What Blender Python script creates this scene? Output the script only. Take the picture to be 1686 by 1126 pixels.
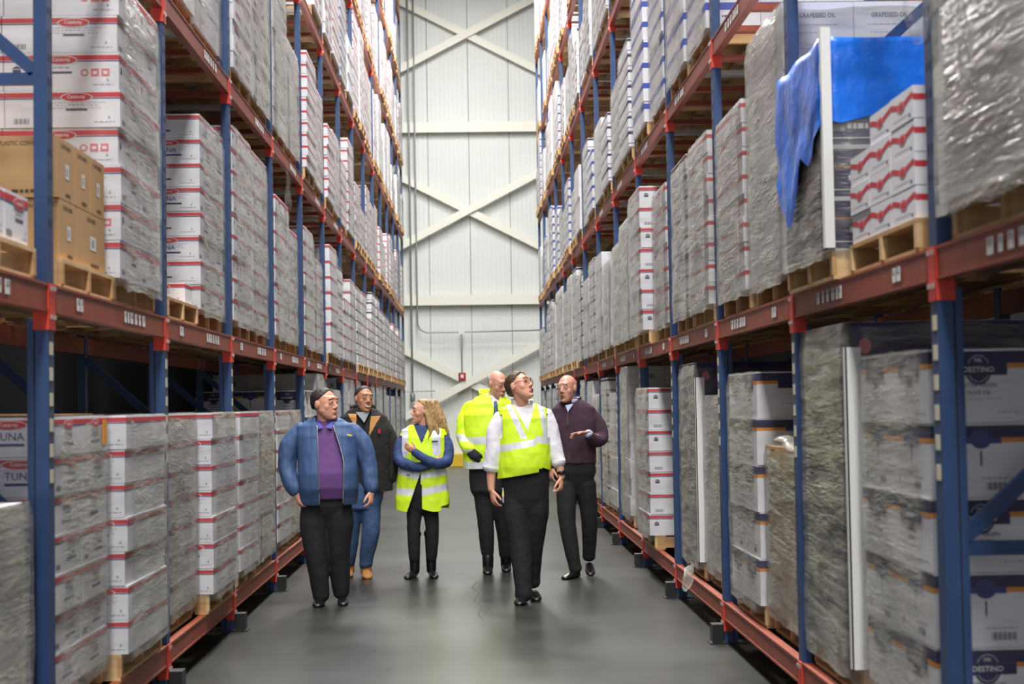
import bpy, bmesh, math, random
from mathutils import Vector, Matrix, noise
for o in list(bpy.data.objects): bpy.data.objects.remove(o)
SC = bpy.context.scene; COL = SC.collection
# ------------------------------------------------------------------ camera, light, exposure
H, F = 1.62, 2600.0
YAW, PITCH, ROLL = .0258, .0396, -.0169
def cam_axes():
    cy, sy, cp, sp, cr, sr = math.cos(YAW), math.sin(YAW), math.cos(PITCH), math.sin(PITCH), math.cos(ROLL), math.sin(ROLL)
    fw = Vector((sy*cp, cy*cp, sp)); rt = Vector((cy, -sy, 0)); up = rt.cross(fw)
    return rt*cr+up*sr, up*cr-rt*sr, fw
RT, UP, FW = cam_axes()
cam = bpy.data.cameras.new('camera'); camo = bpy.data.objects.new('camera', cam); COL.objects.link(camo)
m = Matrix((RT, UP, -FW)).transposed().to_4x4(); m.translation = (0, 0, H); camo.matrix_world = m
cam.sensor_width = 36; cam.lens = F/1686*36; cam.clip_end = 200; cam.clip_start = .1
cam.dof.use_dof = True; cam.dof.focus_distance = 14.0; cam.dof.aperture_fstop = 3.2
SC.camera = camo
SC.view_settings.view_transform = 'Standard'; SC.view_settings.look = 'None'
SC.view_settings.exposure = 0.68; SC.view_settings.gamma = 1; SC.view_settings.use_curve_mapping = False
w = bpy.data.worlds.new('world'); SC.world = w; w.use_nodes = True
w.node_tree.nodes['Background'].inputs[0].default_value = (.90, .93, 1, 1)
w.node_tree.nodes['Background'].inputs[1].default_value = 1.05
LAMPS = [(0, y, 600) for y in (-9, -4, 1, 6, 11, 16, 21, 26, 31)] + [(0, 35.5, 470)]
for (x, y, e) in LAMPS:
    l = bpy.data.lights.new('high_bay_light', 'AREA'); l.shape = 'RECTANGLE'; l.size = 1.6; l.size_y = 2.4
    l.energy = e; l.color = (1, .99, .965)
    o = bpy.data.objects.new('high_bay_light', l); COL.objects.link(o); o.location = (x, y, 13.55)
    o['label'] = 'white high-bay light under the ceiling over the aisle'; o['category'] = 'light'; o['group'] = 'high-bay lights over the aisle'
def at(px, py, Y):
    d = FW*F + RT*(px-843) - UP*(py-563)
    return Vector((0, 0, H)) + d*(Y/d.y)

# ------------------------------------------------------------------ materials
def lin(c):
    c = [v/255 for v in c]
    return tuple((v/12.92 if v <= .04045 else ((v+.055)/1.055)**2.4) for v in c)+(1,)
MC = {}
def mat(name, rgb, rough=.6, metal=0, var=0, vscale=4, bump=0, bscale=40, coat=0, sss=0, stretch=None, spec=.5):
    if name in MC: return MC[name]
    m = bpy.data.materials.new(name); m.use_nodes = True; nt = m.node_tree; b = nt.nodes['Principled BSDF']
    c = lin(rgb); b.inputs['Base Color'].default_value = c; b.inputs['Roughness'].default_value = rough
    b.inputs['Metallic'].default_value = metal; b.inputs['Coat Weight'].default_value = coat
    b.inputs['Specular IOR Level'].default_value = spec
    if sss: b.inputs['Subsurface Weight'].default_value = sss; b.inputs['Subsurface Radius'].default_value = (.02, .008, .005)
    if var or bump:
        tc = nt.nodes.new('ShaderNodeTexCoord'); mp = nt.nodes.new('ShaderNodeMapping'); nt.links.new(tc.outputs['Object'], mp.inputs[0])
        if stretch: mp.inputs['Scale'].default_value = stretch
    if var:
        n = nt.nodes.new('ShaderNodeTexNoise'); n.inputs['Scale'].default_value = vscale; n.inputs['Detail'].default_value = 5
        nt.links.new(mp.outputs[0], n.inputs['Vector'])
        r = nt.nodes.new('ShaderNodeValToRGB'); nt.links.new(n.outputs[0], r.inputs[0])
        r.color_ramp.elements[0].position = .3; r.color_ramp.elements[1].position = .7
        r.color_ramp.elements[0].color = tuple(v*(1-var) for v in c[:3])+(1,); r.color_ramp.elements[1].color = tuple(min(1, v*(1+var)) for v in c[:3])+(1,)
        nt.links.new(r.outputs[0], b.inputs['Base Color'])
    if bump:
        n = nt.nodes.new('ShaderNodeTexNoise'); n.inputs['Scale'].default_value = bscale; n.inputs['Detail'].default_value = 4
        nt.links.new(mp.outputs[0], n.inputs['Vector'])
        bp = nt.nodes.new('ShaderNodeBump'); bp.inputs['Strength'].default_value = bump; bp.inputs['Distance'].default_value = .02
        nt.links.new(n.outputs[0], bp.inputs['Height']); nt.links.new(bp.outputs[0], b.inputs['Normal'])
    MC[name] = m; return m
def wrapmat(name, tint, lo, hi, seed, rough=.17):
    m = bpy.data.materials.new(name); m.use_nodes = True; nt = m.node_tree; L = nt.links; N = nt.nodes
    b = N['Principled BSDF']; out = N['Material Output']
    b.inputs['Roughness'].default_value = rough; b.inputs['Specular IOR Level'].default_value = .9
    tc = N.new('ShaderNodeNewGeometry')
    mp = N.new('ShaderNodeMapping'); mp.inputs['Rotation'].default_value = (.55+.1*seed, 0, 0); mp.inputs['Scale'].default_value = (2.5, 1.6, 11); L.new(tc.outputs['Position'], mp.inputs[0])
    n = N.new('ShaderNodeTexNoise'); n.inputs['Scale'].default_value = 1.3; n.inputs['Detail'].default_value = 6; n.inputs['Distortion'].default_value = .6; L.new(mp.outputs[0], n.inputs['Vector'])
    n2 = N.new('ShaderNodeTexNoise'); n2.inputs['Scale'].default_value = 2.6; n2.inputs['Detail'].default_value = 3; L.new(tc.outputs['Position'], n2.inputs['Vector'])
    r = N.new('ShaderNodeValToRGB'); L.new(n2.outputs[0], r.inputs[0])
    r.color_ramp.elements[0].position = .3; r.color_ramp.elements[1].position = .72
    r.color_ramp.elements[0].color = lin([v*.72 for v in tint]); r.color_ramp.elements[1].color = lin(tint)
    L.new(r.outputs[0], b.inputs['Base Color'])
    bp = N.new('ShaderNodeBump'); bp.inputs['Strength'].default_value = .5; bp.inputs['Distance'].default_value = .03
    n4 = N.new('ShaderNodeTexNoise'); n4.inputs['Scale'].default_value = 3.6; n4.inputs['Detail'].default_value = 4; n4.inputs['Distortion'].default_value = 1.2; L.new(mp.outputs[0], n4.inputs['Vector'])
    ad = N.new('ShaderNodeMath'); ad.operation = 'MULTIPLY_ADD'; ad.inputs[1].default_value = .55; L.new(n4.outputs[0], ad.inputs[0]); L.new(n.outputs[0], ad.inputs[2])
    L.new(ad.outputs[0], bp.inputs['Height']); L.new(bp.outputs[0], b.inputs['Normal'])
    lw = N.new('ShaderNodeLayerWeight'); lw.inputs['Blend'].default_value = .35
    mr = N.new('ShaderNodeMapRange'); mr.inputs['From Min'].default_value = .12; mr.inputs['From Max'].default_value = .75; mr.inputs['To Min'].default_value = lo; mr.inputs['To Max'].default_value = hi
    L.new(lw.outputs['Facing'], mr.inputs[0])
    st = N.new('ShaderNodeMapRange'); st.inputs['From Min'].default_value = .35; st.inputs['From Max'].default_value = .7; st.inputs['To Min'].default_value = .55; st.inputs['To Max'].default_value = 1.5
    L.new(n.outputs[0], st.inputs[0])
    mu = N.new('ShaderNodeMath'); mu.operation = 'MULTIPLY'; mu.use_clamp = True; L.new(mr.outputs[0], mu.inputs[0]); L.new(st.outputs[0], mu.inputs[1])
    tr = N.new('ShaderNodeBsdfTransparent'); mx = N.new('ShaderNodeMixShader')
    L.new(mu.outputs[0], mx.inputs[0]); L.new(tr.outputs[0], mx.inputs[1]); L.new(b.outputs[0], mx.inputs[2]); L.new(mx.outputs[0], out.inputs['Surface'])
    MC[name] = m; return m
BLUE = mat('rack_blue_paint', (40, 66, 108), .45, .1, .12, 9)
ORANGE = mat('rack_orange_red_paint', (142, 66, 44), .5, .05, .16, 6)
RED = mat('rack_red_connector', (214, 62, 44), .45)
DARK = mat('dark_slot', (22, 24, 28), .8)
BOLT = mat('zinc', (205, 205, 200), .3, .8)
LABELW = mat('label_white', (225, 225, 222), .6)
LABELT = mat('label_beige', (196, 192, 170), .7)
BLACKF = mat('foot_black', (24, 24, 26), .5)
WOOD = [mat('pallet_wood_pale', (212, 178, 130), .75, 0, .14, 7, stretch=(1, 1, 6)), mat('pallet_wood_tan', (186, 146, 98), .75, 0, .16, 7, stretch=(1, 1, 6)), mat('pallet_wood_dark', (128, 98, 68), .8, 0, .2, 7)]
WHITE = mat('carton_white', (232, 231, 236), .62, 0, .03, 3)
SEAM = mat('carton_seam', (120, 118, 116), .8)
CRED = mat('print_red', (205, 52, 62), .55); CBLUE = mat('print_navy_line', (62, 62, 130), .55); CTXT = mat('print_dark', (70, 74, 96), .6)
CPINK = mat('print_soft_red', (226, 120, 130), .6); CGREY = mat('print_grey', (165, 166, 176), .6)
NAVY = mat('print_navy', (36, 34, 84), .55); ORNG = mat('print_orange', (228, 146, 40), .55); BBLUE = mat('print_blue', (44, 76, 178), .55)
BRWN = mat('print_brown', (92, 58, 48), .6)
KRAFT = mat('kraft', (192, 152, 104), .7, 0, .05, 3); KTXT = mat('kraft_ink', (84, 60, 38), .7)
GREEN = mat('print_green', (150, 190, 50), .6); PURP = mat('print_purple', (64, 48, 120), .6)
WRAP = [wrapmat('stretch_film_clear', (200, 200, 194), .04, .38, 0), wrapmat('stretch_film_cloudy', (190, 189, 181), .10, .60, 1), wrapmat('stretch_film_heavy', (178, 174, 163), .25, .80, -1)]

# ------------------------------------------------------------------ mesh tools
class MB:
    def __init__(s): s.v = []; s.f = []; s.mi = []; s.ms = []
    def mi_(s, m):
        if m not in s.ms: s.ms.append(m)
        return s.ms.index(m)
    def add(s, vs, fs, m):
        k = len(s.v); s.v += [tuple(v) for v in vs]; i = s.mi_(m)
        for f in fs: s.f.append([k+j for j in f]); s.mi.append(i)
    def box(s, x0, x1, y0, y1, z0, z1, m):
        s.add([(x0, y0, z0), (x1, y0, z0), (x1, y1, z0), (x0, y1, z0), (x0, y0, z1), (x1, y0, z1), (x1, y1, z1), (x0, y1, z1)],
              [(0, 3, 2, 1), (4, 5, 6, 7), (0, 1, 5, 4), (1, 2, 6, 5), (2, 3, 7, 6), (3, 0, 4, 7)], m)
    def bar(s, a, b, w, h, m, up=(0, 0, 1)):
        a, b = Vector(a), Vector(b); d = (b-a).normalized(); u = Vector(up); r = d.cross(u)
        if r.length < 1e-3: r = d.cross(Vector((1, 0, 0)))
        r.normalize(); u = r.cross(d).normalized(); vs = []
        for p in (a, b):
            for sx, sz in ((-1, -1), (1, -1), (1, 1), (-1, 1)): vs.append(p+r*sx*w/2+u*sz*h/2)
        s.add(vs, [(0, 1, 2, 3), (7, 6, 5, 4), (0, 4, 5, 1), (1, 5, 6, 2), (2, 6, 7, 3), (3, 7, 4, 0)], m)
    def tube(s, pts, rad, m, n=12, flat=None, res=1, capr=.6):
        # flat = (vector, ratio): half-size along that vector is ratio*rad
        P = [Vector(p) for p in pts]; R = list(rad)
        if res > 1:
            Q = []; S = []
            for i in range(len(P)-1):
                p0 = P[max(i-1, 0)]; p1 = P[i]; p2 = P[i+1]; p3 = P[min(i+2, len(P)-1)]
                for k in range(res):
                    t = k/res; t2 = t*t; t3 = t2*t
                    Q.append(.5*((2*p1)+(p2-p0)*t+(2*p0-5*p1+4*p2-p3)*t2+(3*p1-p0-3*p2+p3)*t3)); S.append(R[i]+(R[i+1]-R[i])*t)
            Q.append(P[-1]); S.append(R[-1]); P, R = Q, S
        # round the ends
        d0 = (P[1]-P[0]).normalized(); d1 = (P[-1]-P[-2]).normalized()
        P = [P[0]-d0*R[0]*capr, P[0]-d0*R[0]*capr*.6]+P+[P[-1]+d1*R[-1]*capr*.6, P[-1]+d1*R[-1]*capr]
        R = [R[0]*.35, R[0]*.8]+R+[R[-1]*.8, R[-1]*.35]
        vs = []; N = len(P); ref = Vector(flat[0]).normalized() if flat else None; prev = None
        for i in range(N):
            d = (P[min(i+1, N-1)]-P[max(i-1, 0)]).normalized()
            if ref is not None: a = (ref-d*ref.dot(d)); a = a.normalized() if a.length > 1e-4 else d.orthogonal().normalized()
            elif prev is None: a = d.orthogonal().normalized()
            else: a = (prev-d*prev.dot(d)).normalized()
            prev = a; b = d.cross(a).normalized(); q = flat[1] if flat else 1
            for k in range(n):
                t = 2*math.pi*k/n; vs.append(P[i]+a*math.cos(t)*R[i]*q+b*math.sin(t)*R[i])
        fs = []
        for i in range(N-1):
            for k in range(n): fs.append((i*n+k, i*n+(k+1) % n, (i+1)*n+(k+1) % n, (i+1)*n+k))
        fs.append(tuple(reversed(range(n)))); fs.append(tuple((N-1)*n+k for k in range(n)))
        s.add(vs, fs, m)
    def loft(s, rings, m, n=32):
        # rings: (cx, cy, z, a, b, p) horizontal superellipses
        vs = []
        for (cx, cy, z, a, b, p) in rings:
            for k in range(n):
                t = 2*math.pi*k/n; c, q = math.cos(t), math.sin(t)
                vs.append((cx+a*math.copysign(abs(c)**(2/p), c), cy+b*math.copysign(abs(q)**(2/p), q), z))
        fs = []; N = len(rings); up = rings[-1][2] > rings[0][2]
        for i in range(N-1):
            for k in range(n):
                f = (i*n+k, i*n+(k+1) % n, (i+1)*n+(k+1) % n, (i+1)*n+k); fs.append(f if up else f[::-1])
        a = tuple(range(n)); b = tuple((N-1)*n+k for k in range(n))
        fs.append(a[::-1] if up else a); fs.append(b if up else b[::-1])
        s.add(vs, fs, m)
    def ball(s, c, r, m, R=None, nu=16, nv=10):
        vs = []; c = Vector(c)
        for j in range(1, nv):
            a = math.pi*j/nv
            for i in range(nu):
                t = 2*math.pi*i/nu; v = Vector((r[0]*math.sin(a)*math.cos(t), r[1]*math.sin(a)*math.sin(t), r[2]*math.cos(a)))
                vs.append(c+(R @ v if R else v))
        k = len(vs); vs.append(c+(R @ Vector((0, 0, r[2])) if R else Vector((0, 0, r[2])))); vs.append(c-(R @ Vector((0, 0, r[2])) if R else Vector((0, 0, r[2]))))
        fs = []
        for j in range(nv-2):
            for i in range(nu): fs.append((j*nu+i, (j+1)*nu+i, (j+1)*nu+(i+1) % nu, j*nu+(i+1) % nu))
        for i in range(nu): fs.append((k, i, (i+1) % nu)); fs.append((k+1, (nv-2)*nu+(i+1) % nu, (nv-2)*nu+i))
        s.add(vs, fs, m)
    def text(s, t, cx, cz, h, m, face, off, maxw=None, bold=.03):
        vs, fs = text_geo(t, bold); x0 = min(v[0] for v in vs); x1 = max(v[0] for v in vs); z0 = min(v[1] for v in vs); z1 = max(v[1] for v in vs)
        k = h/(z1-z0); kx = k
        if maxw and (x1-x0)*k > maxw: kx = maxw/(x1-x0)
        s.add([face_pt(face, cx+(v[0]-(x0+x1)/2)*kx, cz+(v[1]-(z0+z1)/2)*k, off) for v in vs], fs, m)
    def quad(s, x0, x1, z0, z1, m, face, off):
        s.add([face_pt(face, x0, z0, off), face_pt(face, x1, z0, off), face_pt(face, x1, z1, off), face_pt(face, x0, z1, off)], [(0, 1, 2, 3)], m)
    def ell(s, cx, cz, a, b, m, face, off, n=24):
        s.add([face_pt(face, cx+a*math.cos(2*math.pi*i/n), cz+b*math.sin(2*math.pi*i/n), off) for i in range(n)], [tuple(range(n))], m)
    def mesh(s, name, smooth=False):
        me = bpy.data.meshes.new(name); me.from_pydata(s.v, [], s.f)
        for m in s.ms: me.materials.append(m)
        me.polygons.foreach_set('material_index', s.mi)
        if smooth: me.polygons.foreach_set('use_smooth', [True]*len(s.f))
        me.update(); return me
    def obj(s, name, parent=None, loc=None, smooth=False): return put(s.mesh(name, smooth), name, parent, loc)
def face_pt(face, u, z, off):
    if face == '-y': return (u, -off, z)
    if face == '+x': return (off, u, z)
    if face == '-x': return (-off, -u, z)
TG = {}
def text_geo(t, bold):
    if (t, bold) in TG: return TG[(t, bold)]
    cu = bpy.data.curves.new('t', 'FONT'); cu.body = t; cu.offset = bold*.5; cu.resolution_u = 2
    o = bpy.data.objects.new('t', cu); COL.objects.link(o); bpy.context.view_layer.update()
    me = o.evaluated_get(bpy.context.evaluated_depsgraph_get()).to_mesh()
    r = ([(v.co.x, v.co.y) for v in me.vertices], [tuple(p.vertices) for p in me.polygons])
    o.to_mesh_clear(); bpy.data.objects.remove(o); bpy.data.curves.remove(cu); TG[(t, bold)] = r; return r
def put(me, name, parent=None, loc=None):
    o = bpy.data.objects.new(name, me); COL.objects.link(o)
    if parent: o.parent = parent
    if loc is not None: o.location = loc
    return o
def tag(o, label=None, cat=None, group=None, kind=None):
    if label: o['label'] = label
    if cat: o['category'] = cat
    if group: o['group'] = group
    if kind: o['kind'] = kind
    return o
def empty(name, loc, label=None, cat=None, group=None):
    o = bpy.data.objects.new(name, None); COL.objects.link(o); o.location = loc; o.empty_display_size = .1
    return tag(o, label, cat, group)
def ordn(k): return ['first', 'second', 'third', 'fourth', 'fifth', 'sixth', 'seventh', 'eighth', 'ninth', 'tenth', 'eleventh', 'twelfth', 'thirteenth', 'fourteenth', 'fifteenth', 'sixteenth'][k]

# ------------------------------------------------------------------ the setting
YW = 42.9                                        # end wall
def quilt(name, rgb):
    m = mat(name, rgb, .62, 0, .06, 8); nt = m.node_tree; N = nt.nodes; b = N['Principled BSDF']; tc = N.new('ShaderNodeTexCoord'); w_ = N.new('ShaderNodeTexWave'); w_.inputs['Scale'].default_value = 4.6; w_.inputs['Distortion'].default_value = .6; w_.inputs['Detail Scale'].default_value = .6
    nt.links.new(tc.outputs['Object'], w_.inputs['Vector']); bp = N.new('ShaderNodeBump'); bp.inputs['Strength'].default_value = .3; bp.inputs['Distance'].default_value = .008; pw = N.new('ShaderNodeMath'); pw.operation = 'POWER'; pw.inputs[1].default_value = .35
    nt.links.new(w_.outputs['Fac'], pw.inputs[0]); nt.links.new(pw.outputs[0], bp.inputs['Height']); nt.links.new(bp.outputs[0], b.inputs['Normal']); return m
def floor_mat():
    m = bpy.data.materials.new('polished_concrete'); m.use_nodes = True; nt = m.node_tree; N = nt.nodes; L = nt.links; b = N['Principled BSDF']
    g = N.new('ShaderNodeNewGeometry'); n = N.new('ShaderNodeTexNoise'); n.inputs['Scale'].default_value = .55; n.inputs['Detail'].default_value = 5; n.inputs['Roughness'].default_value = .6
    L.new(g.outputs['Position'], n.inputs['Vector'])
    r = N.new('ShaderNodeValToRGB'); L.new(n.outputs[0], r.inputs[0]); e = r.color_ramp.elements
    e[0].position = .3; e[0].color = lin((37, 40, 32)); e[1].position = .72; e[1].color = lin((62, 64, 54))
    n3 = N.new('ShaderNodeTexNoise'); n3.inputs['Scale'].default_value = 9; n3.inputs['Detail'].default_value = 6; L.new(g.outputs['Position'], n3.inputs['Vector'])
    mx = N.new('ShaderNodeMix'); mx.data_type = 'RGBA'; mx.blend_type = 'OVERLAY'; mx.inputs['Factor'].default_value = .12
    L.new(r.outputs[0], mx.inputs['A']); L.new(n3.outputs['Color'], mx.inputs['B'])
    hs = N.new('ShaderNodeHueSaturation'); hs.inputs['Saturation'].default_value = .55; L.new(mx.outputs['Result'], hs.inputs['Color']); L.new(hs.outputs[0], b.inputs['Base Color'])
    rr = N.new('ShaderNodeMapRange'); rr.inputs['To Min'].default_value = .22; rr.inputs['To Max'].default_value = .38; L.new(n.outputs[0], rr.inputs[0]); L.new(rr.outputs[0], b.inputs['Roughness'])
    bp = N.new('ShaderNodeBump'); bp.inputs['Strength'].default_value = .05; bp.inputs['Distance'].default_value = .01; L.new(n3.outputs[0], bp.inputs['Height']); L.new(bp.outputs[0], b.inputs['Normal'])
    b.inputs['Specular IOR Level'].default_value = .5
    return m
fl = MB(); fl.box(-5.2, 5.2, -12, YW+.3, -.1, 0, floor_mat()); tag(fl.obj('floor'), kind='structure')
CW = mat('ceiling_deck', (205, 206, 204), .8)
c = MB(); c.box(-5.2, 5.2, -12, YW+.3, 13.9, 14.1, CW); tag(c.obj('ceiling'), kind='structure')
SW = mat('side_wall_shade', (30, 31, 33), .9)  # near-black colour deepens the shade behind the racks
for nm, x in (('shade_wall_left', -5.2), ('shade_wall_right', 5.0)):  # walls added behind the racks to close off light and keep the gaps dark
    c = MB(); c.box(x, x+.2, -12, YW+.3, 0, 13.9, SW); tag(c.obj(nm), kind='structure')
WP = mat('wall_panel', (222, 226, 222), .5, 0, .02, .4); WS = mat('wall_steel_cream', (236, 235, 222), .5)
c = MB(); xs = []; x = -5.0
while x < 5.0: xs += [(x, 0), (x+.035, 0), (x+.045, .006), (x+.075, .006), (x+.085, 0)]; x += .12
xs = [p for p in xs if p[0] <= 5.0]
vs = [(x, YW-d, z) for z in (0, 13.9) for (x, d) in xs]; n = len(xs)
c.add(vs, [(i, i+1, n+i+1, n+i) for i in range(n-1)], WP); c.box(-5.0, 5.0, YW+.03, YW+.2, 0, 13.9, WP)
for x in (-3.3, -2.2, -1.1, 0.02, 1.12, 2.22, 3.3): c.box(x-.008, x+.008, YW-.0085, YW-.005, 0, 13.9, SEAM)
tag(c.obj('wall_back'), kind='structure')
# steel bracing on the end wall
YB = YW-.16
def wallbeam(nm, pts, w, label):
    for i, (a, b) in enumerate(pts):
        c = MB(); c.bar((a[0], YB, a[1]), (b[0], YB, b[1]), .12, w, WS, up=(0, 0, 1))
        c.bar((a[0], YB-.066, a[1]), (b[0], YB-.066, b[1]), .012, w+.03, WS)
        tag(c.obj(nm), kind='structure')
wallbeam('trim_1', [((-5, 9.19), (5, 9.17)), ((-5, 4.49), (5, 4.46))], .25, '')
S = .517
YC = 42.74
for k, (cx, cz) in enumerate(((0, 11.72), (-.03, 6.9), (-.08, 2.24))):
    for s in (1, -1):
        dx = 3.6; z0 = cz-s*dx*S; z1 = cz+s*dx*S
        yo = .0 if s < 0 else .13
        c = MB(); a = (cx-dx, YW-.17-yo*.6, z0 if s > 0 else z0); b = (cx+dx, YW-.17-yo*.6, z1)
        # keep within the storey
        lo, hi = [(9.3, 13.9), (4.6, 9.05), (0.02, 4.35)][k]
        def clip(p, q):
            if p[2] < lo: t = (lo-p[2])/(q[2]-p[2]); p = tuple(p[i]+(q[i]-p[i])*t for i in range(3))
            if p[2] > hi: t = (hi-p[2])/(q[2]-p[2]); p = tuple(p[i]+(q[i]-p[i])*t for i in range(3))
            return p
        a2 = clip(a, b); b2 = clip(b, a); c.bar(a2, b2, .1, .17, WS); c.bar((a2[0], a2[1]-.05, a2[2]), (b2[0], b2[1]-.05, b2[2]), .012, .2, WS)
        tag(c.obj('trim_%d' % (2+k*2+(s > 0))), kind='structure')
YEL = mat('kerb_yellow', (226, 188, 40), .5, 0, .06, 3)
c = MB(); c.box(-5, 5, YW-.5, YW-.02, 0, .31, YEL); tag(c.obj('baseboard_back'), kind='structure')
# conduits
GP = mat('conduit_grey', (150, 153, 150), .4, .4)
def pipe(pts, r, label, nm='conduit'):
    c = MB(); c.tube(pts, [r]*len(pts), GP, 10); return tag(c.obj(nm, smooth=True), label, 'conduit')
yp = YW-.31
pipe([(-1.6, yp, 1.95), (-1.6, yp, 13.8)], .025, 'grey vertical conduit on end wall ending in a round box low down')
pipe([(-1.44, yp, 13.8), (-1.44, yp, 3.85), (-1.38, yp, 3.68), (-1.22, yp, 3.6), (-.33, yp, 3.6), (2.6, yp, 3.62)], .022, 'grey conduit running down the end wall then turning across to the far rack')
pipe([(-.26, yp, 3.52), (-.26, yp, 2.50)], .018, 'short grey drop conduit above the red alarm box on end wall')
pipe([(-2.6, yp+.05, 2.01), (-1.0, yp+.05, 2.02)], .014, 'thin grey horizontal conduit low on the end wall behind the woman')
c = MB(); c.box(-.33, -.19, yp-.05, yp+.05, 3.53, 3.66, mat('box_light', (225, 226, 222), .5)); tag(c.obj('junction_box'), 'pale square junction box where two conduits meet on end wall', 'junction box')
c = MB(); c.box(-.36, -.16, yp-.06, yp+.06, 2.31, 2.50, mat('alarm_red', (170, 36, 34), .4)); c.box(-.30, -.22, yp-.068, yp-.06, 2.36, 2.45, LABELW); tag(c.obj('alarm_box'), 'small red alarm box with white face on end wall', 'alarm')
c = MB(); c.tube([(-1.6, yp, 1.94), (-1.6, yp, 1.78)], [.07, .07], GP, 14); tag(c.obj('conduit_box', smooth=True), 'round grey box at the foot of the vertical conduit', 'junction box')
# hairline crack in the concrete
c = MB(); pts = [(0.02, 14.6), (-.03, 14.1), (.03, 13.7), (-.01, 13.2), (.05, 12.8), (.02, 12.3), (.06, 12.0)]
CRK = mat('floor_crack', (62, 60, 56), .8)
for a, b in zip(pts, pts[1:]):
    c.add([(a[0]-.004, a[1], .0012), (a[0]+.004, a[1], .0012), (b[0]+.004, b[1], .0012), (b[0]-.004, b[1], .0012)], [(0, 1, 2, 3)], CRK)
tag(c.obj('floor_crack'), 'thin dark crack line in the concrete floor between the walkers', 'crack')

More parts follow.
